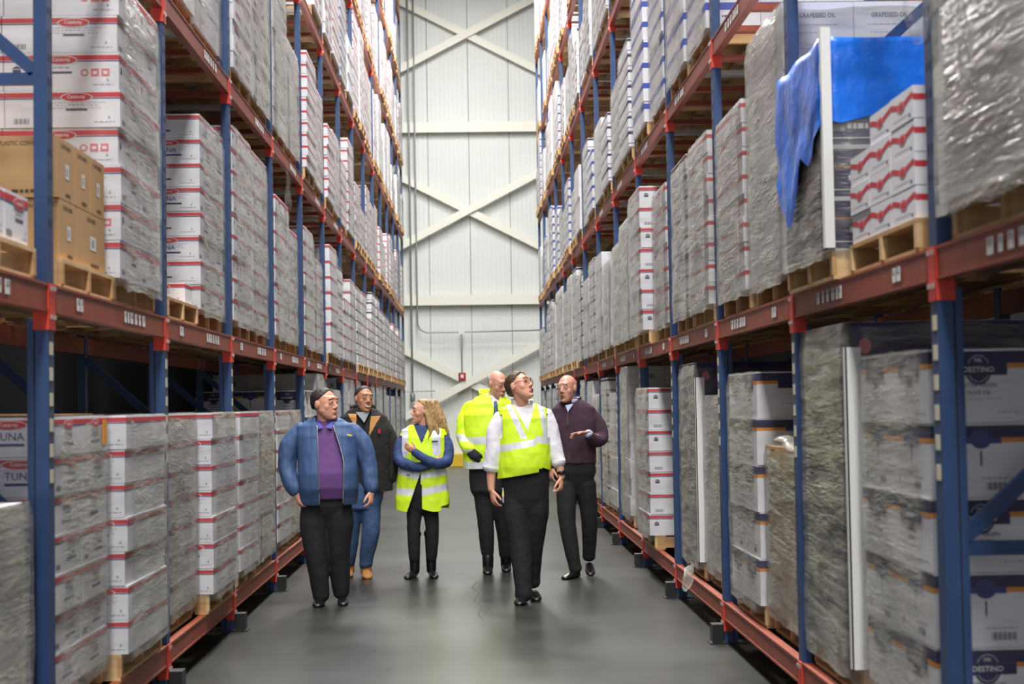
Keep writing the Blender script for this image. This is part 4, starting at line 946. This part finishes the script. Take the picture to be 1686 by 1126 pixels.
mb = MB(); mb.box(-.022, .022, -.002, .002, -.006, .008, BADGE); o = mb.obj('chest_badge', p.root, p.P(374, 312, -.155)); o.rotation_euler.y = .25
col_ring(p, 'jacket_collar', (262, 262, .025), .098, .088, .065, JNAVY, 1.02, 120); col_ring(p, 'shirt_collar', (264, 266, .01), .082, .082, .045, SHIRTB, 1.06, 50)
mb = MB(); mb.add([p.P(232, 250, -.075), p.P(262, 276, -.118), p.P(238, 284, -.120)], [(0, 1, 2)], SHIRTB); mb.add([p.P(300, 250, -.075), p.P(298, 284, -.120), p.P(268, 276, -.118)], [(0, 1, 2)], SHIRTB); mb.obj('shirt_collar_points', p.root)
p.body.tube([p.P(255, 300, .03), p.P(270, 560, .0)], [.08, .09], p.skin, 12)
p.limb(p.body, [(180, 290, .03), (95, 440, 0), (140, 575, -.075)], [.04, .035, .026], p.skin); p.limb(p.body, [(350, 290, .03), (446, 440, 0), (463, 575, -.065)], [.04, .035, .026], p.skin)
p.hand(p.P(138, 560, -.07), (.25, -.25, -1), (1, .6, .2), (.5, -1, 0), 1.0, (.35, .5, .4)); p.hand(p.P(464, 560, -.06), (-.05, -.2, -1), (-1, .4, 0), (-.4, -1, 0), 1.0, (.4, .55, .4))
p.finish()
trousers(p, [(560, 262, 112, .14, 0), (620, 262, 113, .14, 0), (690, 262, 78, .10, .01), (735, 262, 45, .06, .01)], [([(212, 610, 0), (210, 700, 0), (218, 820, -.03), (238, 1020, -.02)], [.108, .122, .100, .066]), ([(316, 610, 0), (320, 700, .0), (312, 820, .02), (322, 1010, .06)], [.108, .120, .102, .066])], BLACKC)
q = p.P(238, 1040); p.shoe((q.x, .05), (q.x-.02, -.22), SHOE); q = p.P(328, 1040); p.shoe((q.x-.01, .12), (q.x+.02, -.15), SHOE)

# ---- man in the black work jacket
p = Person(440+440/2.681, 15.17, .002176, 440, 938, 'smiling dark-haired man in an open black work jacket, jeans and tan boots', SKIN2)
T = p.head(436, 160, -.02, 28, 0, 5, 1.05, neck=(430, 225, .02), jaw=1.05)
p.brows(T, HAIRD); p.mouth(T, 'smile'); p.hair(T, HAIRD, HF(-.17), 1.06, .002)
tor = [(200, 430, 38, .07, .02), (215, 430, 60, .085, .02), (240, 432, 92, .11, .02), (300, 440, 104, .13, .01), (400, 445, 100, .14, 0), (480, 448, 98, .14, 0), (560, 448, 96, .14, 0)]
mb = MB(); p.torso(mb, tor, BLACKC, -.01); bake(mb, 'sweater', p.root, .010, 3, .003)
p.shell(tor, 'jacket_body', [BLACKJ, TAN], lambda x, z, f: 0 if not f else (None if 405 < x < 468-(z-230)*.10 and z > 215 else (1 if (x > 455-(z-230)*.05 and x < 508-(z-235)*.55 and 235 < z < 320) or (x < 405 and x > 372+(z-230)*.6 and 225 < z < 280) else 0)), .018, .02, 230, 160, .004)
mb = MB(); p.limb(mb, [(505, 260, .03), (545, 340, .02), (556, 430, 0), (545, 510, -.03)], [.085, .082, .075, .062], BLACKJ); p.limb(mb, [(370, 260, .03), (340, 340, .02), (330, 430, 0), (345, 510, -.03)], [.085, .082, .075, .062], BLACKJ); bake(mb, 'jacket_sleeves', p.root, .010, 3, .008, 9, 5)
col_ring(p, 'jacket_collar', (430, 222, .03), .115, .10, .075, BLACKJ, 1.1, 130); col_ring(p, 'shirt_collar', (432, 222, .01), .078, .078, .05, GREYS, 1.05, 30)
mb = MB(); mb.add([p.P(402, 215, -.095), p.P(462, 215, -.095), p.P(440, 262, -.135)], [(0, 2, 1)], GREYS); mb.obj('shirt_front', p.root)
mb = MB(); mb.box(-.012, .012, -.002, .002, -.02, .02, REDM); mb.obj('chest_badge', p.root, p.P(505, 300, -.152))
p.body.tube([p.P(430, 250, .03), p.P(440, 500, 0)], [.08, .08], p.skin, 12); p.limb(p.body, [(480, 260, .03), (552, 420, 0), (540, 515, -.03)], [.04, .034, .026], p.skin); p.limb(p.body, [(390, 260, .03), (332, 420, 0), (345, 515, -.03)], [.04, .034, .026], p.skin)
p.hand(p.P(540, 515, -.035), (-.15, -.25, -1), (-1, .4, 0), (-.4, -1, 0), 1.0, (.5, .6, .5)); p.hand(p.P(345, 515, -.035), (.1, -.2, -1), (1, .4, 0), (.4, -1, 0), 1.0)
p.finish(.006)
trousers(p, [(520, 435, 86, .13, 0), (590, 430, 84, .13, 0), (640, 420, 76, .12, 0)], [([(456, 610, 0), (458, 740, -.03), (436, 865, .0), (436, 885, .0)], [.105, .085, .066, .07]), ([(385, 610, .0), (368, 760, .05), (355, 880, .12)], [.10, .08, .066])], DENIM, wr=.008)
q = p.P(440, 920); p.shoe((q.x-.02, .07), (q.x+.02, -.21), TANB, name='boot', high=.12, k=1.1); q = p.P(355, 920); p.shoe((q.x, .2), (q.x, -.07), TANB, name='boot', high=.12, k=1.1)

# ---- woman with folded arms
p = Person(440+680/2.681, 15.07, .002162, 680, 938, 'blonde woman in a lime reflective vest over navy sleeves, arms folded', SKIN)
T = p.head(692, 214, 0, -72, 2, 0, .95, neck=(698, 275, .02), wide=.95, jaw=.9)
p.brows(T, HAIRB); p.mouth(T, 'smile')
p.hair(T, HAIRL, lambda d: (d.z*.9+d.y*1.0-.02)*5 if d.z > -.9 else 0, 1.14)
mb = MB()
for i, (x1, y1, x2, y2, y, r_) in enumerate(((735, 200, 775, 300, .0, .050), (722, 190, 742, 320, -.05, .040), (748, 190, 800, 312, .03, .042), (712, 215, 728, 325, -.075, .026), (725, 230, 770, 305, .07, .05), (765, 240, 812, 322, .0, .022), (735, 250, 716, 335, -.09, .018), (745, 260, 760, 330, -.07, .022))):
    mb.tube([p.P(x1-4, y1-20, y*.6), p.P((x1+x2)/2+6, (y1+y2)/2, y), p.P(x2, y2, y*1.1-.01)], [r_*.9, r_, r_*.35], HAIRL, 14, res=4)
bake(mb, 'long_hair', p.root, .007, 2, .006, 22, 3)
tor = [(266, 692, 34, .055, .02), (280, 694, 62, .075, .02), (296, 698, 92, .09, .02), (330, 698, 100, .105, .01), (390, 695, 98, .11, 0), (460, 690, 98, .115, 0), (540, 688, 105, .13, 0), (600, 688, 112, .14, 0), (650, 688, 112, .14, 0)]
mb = MB(); p.torso(mb, [r for r in tor if r[0] < 500], NAVYS, -.006); bake(mb, 'shirt', p.root, .009, 3, .003)
def wv(x, z, f):
    if z < 272: return None
    # arm holes at the sides
    if z < 400 and (x < 606-(z-290)*.05 or x > 788) and z > 318: return None
    hem = 652-abs(x-(628 if x < 688 else 745))*.25 if f else 640
    if z > hem+(-18 if (f and x > 770) else 0): return None
    if f:
        if z < 350 and abs(x-690) < (350-z)*.42+2: return None
        if z > 460 and (690-(z-460)*.36 < x < 682+(z-460)*.05): return None
    if f:
        if z < 405 and (603 < x < 630 or 736 < x < 772): return 1
        if x < 690 and (455+(x-590)*.30 < z < 487+(x-590)*.30 or 545+(x-590)*.06 < z < 575+(x-590)*.06): return 1
        if x >= 690 and (478-(x-690)*.12 < z < 505-(x-690)*.12 or 548-(x-690)*.20 < z < 580-(x-690)*.20): return 1
    else:
        if 470 < z < 500 or 545 < z < 575: return 1
    return 0
p.shell(tor, 'reflective_vest', [LIME, SILV], wv, .014, .008, 240, 190, .005, 9)
mb = MB()
p.limb(mb, [(632, 312, .02), (600, 350, .0), (592, 420, -.06), (640, 448, -.15), (700, 452, -.17), (752, 430, -.13)], [.062, .062, .058, .052, .046, .042], NAVYS)
p.limb(mb, [(762, 312, .02), (796, 350, .0), (800, 425, -.06), (752, 440, -.17), (700, 415, -.215), (660, 385, -.215)], [.062, .062, .058, .052, .046, .038], NAVYS)
bake(mb, 'sleeves', p.root, .008, 3, .008, 13, 4)
mb = MB(); mb.box(-.03, .03, -.002, .002, -.009, .009, CTXT); mb.obj('name_tag', p.root, p.P(748, 344, -.135)); mb = MB(); mb.box(-.018, .018, -.002, .002, -.006, .006, CTXT); mb.obj('vest_clasp', p.root, p.P(630, 487, -.16))
p.body.tube([p.P(695, 300, .02), p.P(690, 480, 0)], [.07, .07], p.skin, 12); p.limb(p.body, [(762, 312, .02), (798, 420, -.06), (735, 435, -.18), (664, 387, -.215)], [.035, .03, .028, .022], p.skin); p.limb(p.body, [(632, 312, .02), (594, 420, -.06), (690, 450, -.17)], [.035, .03, .025], p.skin)
p.hand(p.P(664, 388, -.215), (-1, -.1, .65), (.2, 1, .2), (.3, -.4, 1), .86, (.2, .3, .2), .06); p.hand(p.P(750, 430, -.13), (1, .6, .1), (0, 1, 0), (0, -.2, 1), .86, (.4, .4, .4))
p.finish(.0055)
trousers(p, [(470, 685, 74, .11, 0), (560, 685, 78, .12, 0), (640, 685, 66, .09, 0), (665, 685, 40, .05, 0)], [([(655, 630, 0), (648, 740, -.02), (648, 860, .0)], [.082, .062, .050]), ([(722, 630, .0), (730, 745, -.01), (724, 860, .02)], [.082, .062, .048])], BLACKC)
for (x, y, tx, ty, a) in ((650, .02, -.07, -.2, 0), (722, .05, .04, -.18, 0)):
    q = p.P(x, 930); mb = MB(); mb.tube([Vector((q.x, y, .05)), Vector((q.x, y, .22)), Vector((q.x+(.0), y-.02, .40))], [.044, .052, .060], SHOE, 16, res=3); mb.tube([Vector((q.x, y-.02, .395)), Vector((q.x, y-.02, .42))], [.066, .066], SHOE, 16)
    mb.obj('boot_shaft', p.root, smooth=True); p.shoe((q.x, y+.05), (q.x+tx, ty), SHOE, name='boot', k=.92)

# ---- older man in the lime coat
p = Person(740+180/2.682, 15.35, .002200, 180, 950, 'balding older man in a lime high-visibility coat looking down, behind the others', SKIN3)
T = p.head(224, 126, 0, 38, -14, 4, 1.08, neck=(206, 195, .03), jaw=1.05)
p.brows(T, HAIRG); p.mouth(T, 'line'); p.hair(T, HAIRG, lambda d: (d.y*1.2+abs(d.x)*.5-.55-max(0, d.z-.15)*1.6)*5 if d.z > -.6 else 0, 1.03, .001)
tor = [(172, 196, 34, .075, .03), (186, 194, 62, .09, .03), (212, 188, 92, .11, .02), (260, 180, 100, .13, .01), (340, 178, 98, .14, 0), (440, 178, 98, .15, 0), (492, 178, 98, .15, 0)]
def ov(x, z, f):
    if f and z < 250 and abs(x-212) < (252-z)*.30: return None
    if 352-(x-125)*.02 < z < 384 or z > 458: return 1
    return 0
p.shell(tor, 'hi_vis_coat', [LIME, SILV], ov, .02, .018, 220, 170, .007, 8)
mb = MB(); p.torso(mb, tor, SHW, -.012); bake(mb, 'shirt', p.root, .011, 2)
ms = lambda c, n: 1 if .0+(950-372)*p.u < c.z < (950-340)*p.u or (c.z < (950-405)*p.u and c.z > (950-418)*p.u) else 0
mb = MB(); mb.mi_(LIME); mb.mi_(SILV); p.limb(mb, [(115, 225, .03), (82, 280, .03), (75, 350, .0), (100, 412, -.11)], [.095, .09, .085, .070], LIME); p.limb(mb, [(268, 225, .03), (290, 290, .03), (292, 360, .0), (290, 430, -.05)], [.09, .088, .08, .068], LIME); bake(mb, 'coat_sleeves', p.root, .010, 3, .012, 9, 6, matfn=ms)
col_ring(p, 'coat_collar', (196, 196, .05), .112, .10, .10, LIME, 1.12, 120, -55, th=.014, tilt=.03); col_ring(p, 'shirt_collar', (204, 195, .02), .082, .08, .06, SHW, 1.03, 50, -70)
mb = MB(); mb.tube([p.P(212, 200, -.09), p.P(214, 216, -.13), p.P(214, 262, -.16)], [.016, .018, .028], TIE, 10, flat=((0, 1, 0), .35), res=3); mb.obj('tie', p.root, smooth=True)
mb = MB(); mb.tube([p.P(106, 414, -.125), p.P(124, 436, -.16), p.P(130, 452, -.165)], [.062, .058, .030], BLACKC, 14, flat=((0, 1, 0), .6), res=3)
for i, dx in enumerate((-14, -5, 4, 13)): mb.tube([p.P(124+dx, 438, -.17), p.P(128+dx*.9, 452, -.175), p.P(131+dx*.8, 463-abs(dx-4)*.4, -.165)], [.011, .011, .009], BLACKC, 8, res=2)
mb.tube([p.P(132, 424, -.165), p.P(146, 432, -.18), p.P(150, 446, -.17)], [.013, .012, .010], BLACKC, 8, res=2); bake(mb, 'glove', p.root, .006, 1)
p.body.tube([p.P(200, 220, .03), p.P(180, 480, 0)], [.08, .08], p.skin, 12); p.limb(p.body, [(120, 225, .03), (75, 350, 0), (110, 418, -.12)], [.04, .034, .026], p.skin); p.limb(p.body, [(262, 225, .03), (292, 350, 0), (290, 440, -.05)], [.04, .034, .026], p.skin)
p.hand(p.P(290, 440, -.05), (.0, -.2, -1), (-1, .4, 0), (-.4, -1, 0)); p.finish(.006)
trousers(p, [(470, 170, 78, .14, 0), (540, 176, 84, .14, 0), (590, 180, 84, .14, 0), (650, 184, 50, .07, .02)], [([(158, 600, 0), (162, 730, -.01), (168, 868, .02)], [.105, .080, .062]), ([(222, 600, .0), (240, 740, .06), (248, 880, .12)], [.10, .08, .06])], BLACKC)
q = p.P(170, 930); p.shoe((q.x, .07), (q.x-.01, -.22), SHOE, name='boot', high=.16, k=1.08); q = p.P(250, 930); p.shoe((q.x, .24), (q.x, -.03), SHOE, name='boot', high=.16, k=1.08)

# ---- young man with glasses in the lime vest
p = Person(740+345/2.682, 13.06, .001873, 345, 1070, 'man with glasses in a lime vest and white shirt looking up', SKIN)
T = p.head(322, 128, -.02, 55, 20, 8, 1.08, neck=(330, 212, .03), jaw=1.0)
p.brows(T, HAIRB); p.mouth(T, 'open'); p.hair(T, HAIRB, HF(-.08), 1.10, .006)
mb = MB()
for q in (1, -1):
    c = [T(q*(.031+.021*math.cos(a)), -.104+.010*abs(math.cos(a))*(1 if math.cos(a) > 0 else .2), .010+.015*math.sin(a)) for a in [i*math.pi/8 for i in range(17)]]; mb.tube(c, [.0022]*17, GLS, 6, capr=.1)
    mb.tube([T(q*.053, -.092, .014), T(q*.079, -.05, .014), T(q*.082, .01, .010)], [.0024]*3, GLS, 6)
mb.tube([T(-.010, -.106, .014), T(0, -.110, .017), T(.010, -.106, .014)], [.0022]*3, GLS, 6); mb.obj('glasses', p.root, smooth=True)
tor = [(196, 332, 40, .07, .03), (210, 332, 66, .085, .03), (228, 334, 98, .10, .02), (270, 338, 108, .125, .01), (340, 342, 104, .135, 0), (420, 340, 104, .15, -.01), (480, 338, 108, .155, -.01), (535, 336, 112, .15, 0)]
def mv(x, z, f):
    if z < 205: return None
    if 250 < z < 350 and (x < 243 or x > 436): return None
    hem = (528-(x-228)*.16 if x < 402 else 478+(430-x)*-.35+10) if f else 500
    if f and 396 < x < 412: hem = 486
    if z > hem: return None
    if f and z < 320 and abs(x-352-(z-320)*.12) < (322-z)*.42: return None
    if f:
        if z < 356 and (262+(z-215)*.42 < x < 290+(z-215)*.42): return 1
        if z < 352 and (398+(z-205)*.16 < x < 424+(z-205)*.10): return 1
        if 380-(x-245)*.17 < z < 410-(x-245)*.17 and x < 385: return 1
        if 343+(x-385)*.12 < z < 374+(x-385)*.12 and x >= 385: return 1
    elif 360 < z < 395: return 1
    return 0
p.shell(tor, 'reflective_vest', [LIME, SILV], mv, .014, .007, 240, 190, .005, 9)
mb = MB(); p.torso(mb, [r for r in tor if r[0] < 500], SHW, -.004)
p.limb(mb, [(248, 262, .03), (216, 320, .02), (204, 400, .0), (192, 470, .0), (190, 482, -.0)], [.078, .078, .072, .070, .075], SHW); p.limb(mb, [(428, 250, .03), (452, 310, .02), (468, 390, -.0), (486, 455, -.02), (489, 466, -.025)], [.075, .074, .068, .062, .066], SHW)
bake(mb, 'shirt', p.root, .008, 2, .006, 11, 7)
col_ring(p, 'shirt_collar', (332, 210, .025), .088, .085, .05, SHW, 1.06, 55, -70)
p.body.tube([p.P(335, 230, .03), p.P(340, 480, 0)], [.08, .09], p.skin, 12)
p.limb(p.body, [(255, 262, .03), (204, 400, 0), (190, 500, .0), (190, 580, -.03)], [.045, .042, .040, .028], p.skin); p.limb(p.body, [(425, 250, .03), (468, 390, 0), (490, 470, -.025), (499, 530, -.05)], [.045, .042, .038, .027], p.skin)
p.hand(p.P(190, 582, -.03), (.22, -.2, -1), (1, .5, 0), (.5, -1, 0), 1.02, (.3, .4, .35)); p.hand(p.P(499, 530, -.05), (-.1, -.25, -1), (-1, .4, 0), (-.4, -1, 0), 1.0, (.5, .6, .45))
p.finish()
mb = MB(); a = p.P(498, 503, -.042); b = p.P(500, 513, -.046); mb.tube([a, b], [.036, .036], SHOE, 18, capr=.1); mb.ball(p.P(499, 508, -.08), (.02, .008, .018), SHOE); mb.obj('wristwatch', p.root, smooth=True)
trousers(p, [(470, 338, 104, .14, 0), (540, 340, 108, .145, 0), (620, 342, 98, .13, 0), (690, 342, 70, .09, 0), (730, 342, 40, .05, 0)], [([(292, 580, 0), (295, 680, -.02), (312, 820, -.05), (322, 1000, -.10), (324, 1038, -.10)], [.105, .112, .092, .074, .078]), ([(388, 580, .0), (384, 680, .0), (372, 820, .05), (366, 960, .13), (366, 1000, .14)], [.105, .110, .088, .068, .066])], BLACKC)
mb = MB(); mb.box(-.006, .006, -.004, .004, -.06, .06, ZIP); mb.box(-.008, .008, -.005, .005, -.01, .03, BADGE); mb.obj('key_clip', p.root, p.P(240, 600, -.10))
q = p.P(322, 1060); p.shoe((q.x+.01, -.04), (q.x-.05, -.30), SHOE, k=1.05); q = p.P(372, 1020); p.shoe((q.x, .22), (q.x+.02, -.04), SHOE, z=.0, k=1.0)

# ---- man in the maroon sweater
p = Person(740+565/2.682, 14.81, .002124, 565, 970, 'bald man in a dark maroon zip sweater gesturing with one hand', SKIN3)
T = p.head(531, 143, -.03, -30, 0, -4, 1.08, neck=(545, 210, .02), wide=.97)
p.brows(T, HAIRG); p.mouth(T, 'open'); p.hair(T, HAIRG, lambda d: (d.y*1.2+abs(d.x)*.5-.62-max(0, d.z-.2)*1.6)*5 if d.z > -.6 else 0, 1.03, .001)
tor = [(188, 552, 34, .065, .02), (204, 555, 62, .085, .02), (226, 558, 92, .105, .02), (280, 560, 98, .12, .01), (360, 560, 92, .125, 0), (440, 560, 92, .13, 0), (472, 560, 92, .13, 0)]
mb = MB(); p.torso(mb, tor, MAROON, .008)
p.limb(mb, [(628, 250, .03), (664, 300, .02), (678, 360, -.02), (650, 372, -.14), (618, 345, -.22)], [.075, .074, .068, .060, .048], MAROON); p.limb(mb, [(488, 250, .03), (462, 310, .03), (455, 400, .02), (455, 480, .0)], [.072, .070, .062, .05], MAROON)
bake(mb, 'sweater', p.root, .008, 3, .006, 10, 8)
col_ring(p, 'sweater_collar', (552, 206, .025), .092, .088, .06, MAROON, 1.02, 80, -105); col_ring(p, 'shirt_collar', (550, 208, .01), .080, .08, .055, CUFF, 1.03, 30, -105)
mb = MB(); mb.add([p.P(520, 214, -.10), p.P(556, 208, -.10), p.P(530, 244, -.128)], [(0, 2, 1)], CUFF); mb.obj('shirt_front', p.root); mb = MB(); mb.tube([p.P(530, 245, -.133), p.P(528, 300, -.143)], [.003, .003], ZIP, 6); mb.obj('zip', p.root)
mb = MB(); p.limb(mb, [(626, 350, -.20), (612, 338, -.235)], [.042, .040], CUFF, 2); mb.obj('shirt_cuff', p.root, smooth=True)
p.body.tube([p.P(550, 230, .03), p.P(560, 460, 0)], [.08, .08], p.skin, 12); p.limb(p.body, [(625, 250, .03), (676, 356, -.02), (608, 336, -.24)], [.04, .034, .025], p.skin); p.limb(p.body, [(490, 250, .03), (458, 400, .02), (455, 490, 0)], [.04, .034, .026], p.skin)
p.hand(p.P(606, 335, -.245), (-1, -.12, -.12), (.1, .3, -1), (-.1, -1, .4), 1.05, (.15, .35, .3), .28, point=True, thumb=.9); p.hand(p.P(455, 490, 0), (0, -.2, -1), (1, .4, 0), (.4, -1, 0), 1.0)
p.finish(.0055)
trousers(p, [(440, 562, 88, .125, 0), (510, 562, 92, .125, 0), (570, 562, 70, .09, 0), (610, 562, 40, .05, 0)], [([(522, 560, 0), (522, 730, -.05), (546, 900, -.06), (556, 935, -.06)], [.105, .082, .062, .062]), ([(606, 560, .0), (622, 730, .03), (620, 870, .12), (620, 890, .13)], [.10, .080, .062, .062])], BLACKC)
q = p.P(556, 950); p.shoe((q.x+.02, -.01), (q.x-.13, -.24), SHOE); q = p.P(620, 930); p.shoe((q.x, .19), (q.x+.0, -.06), SHOE, z=.06, lift=-.05)
print('objects', len(bpy.data.objects))
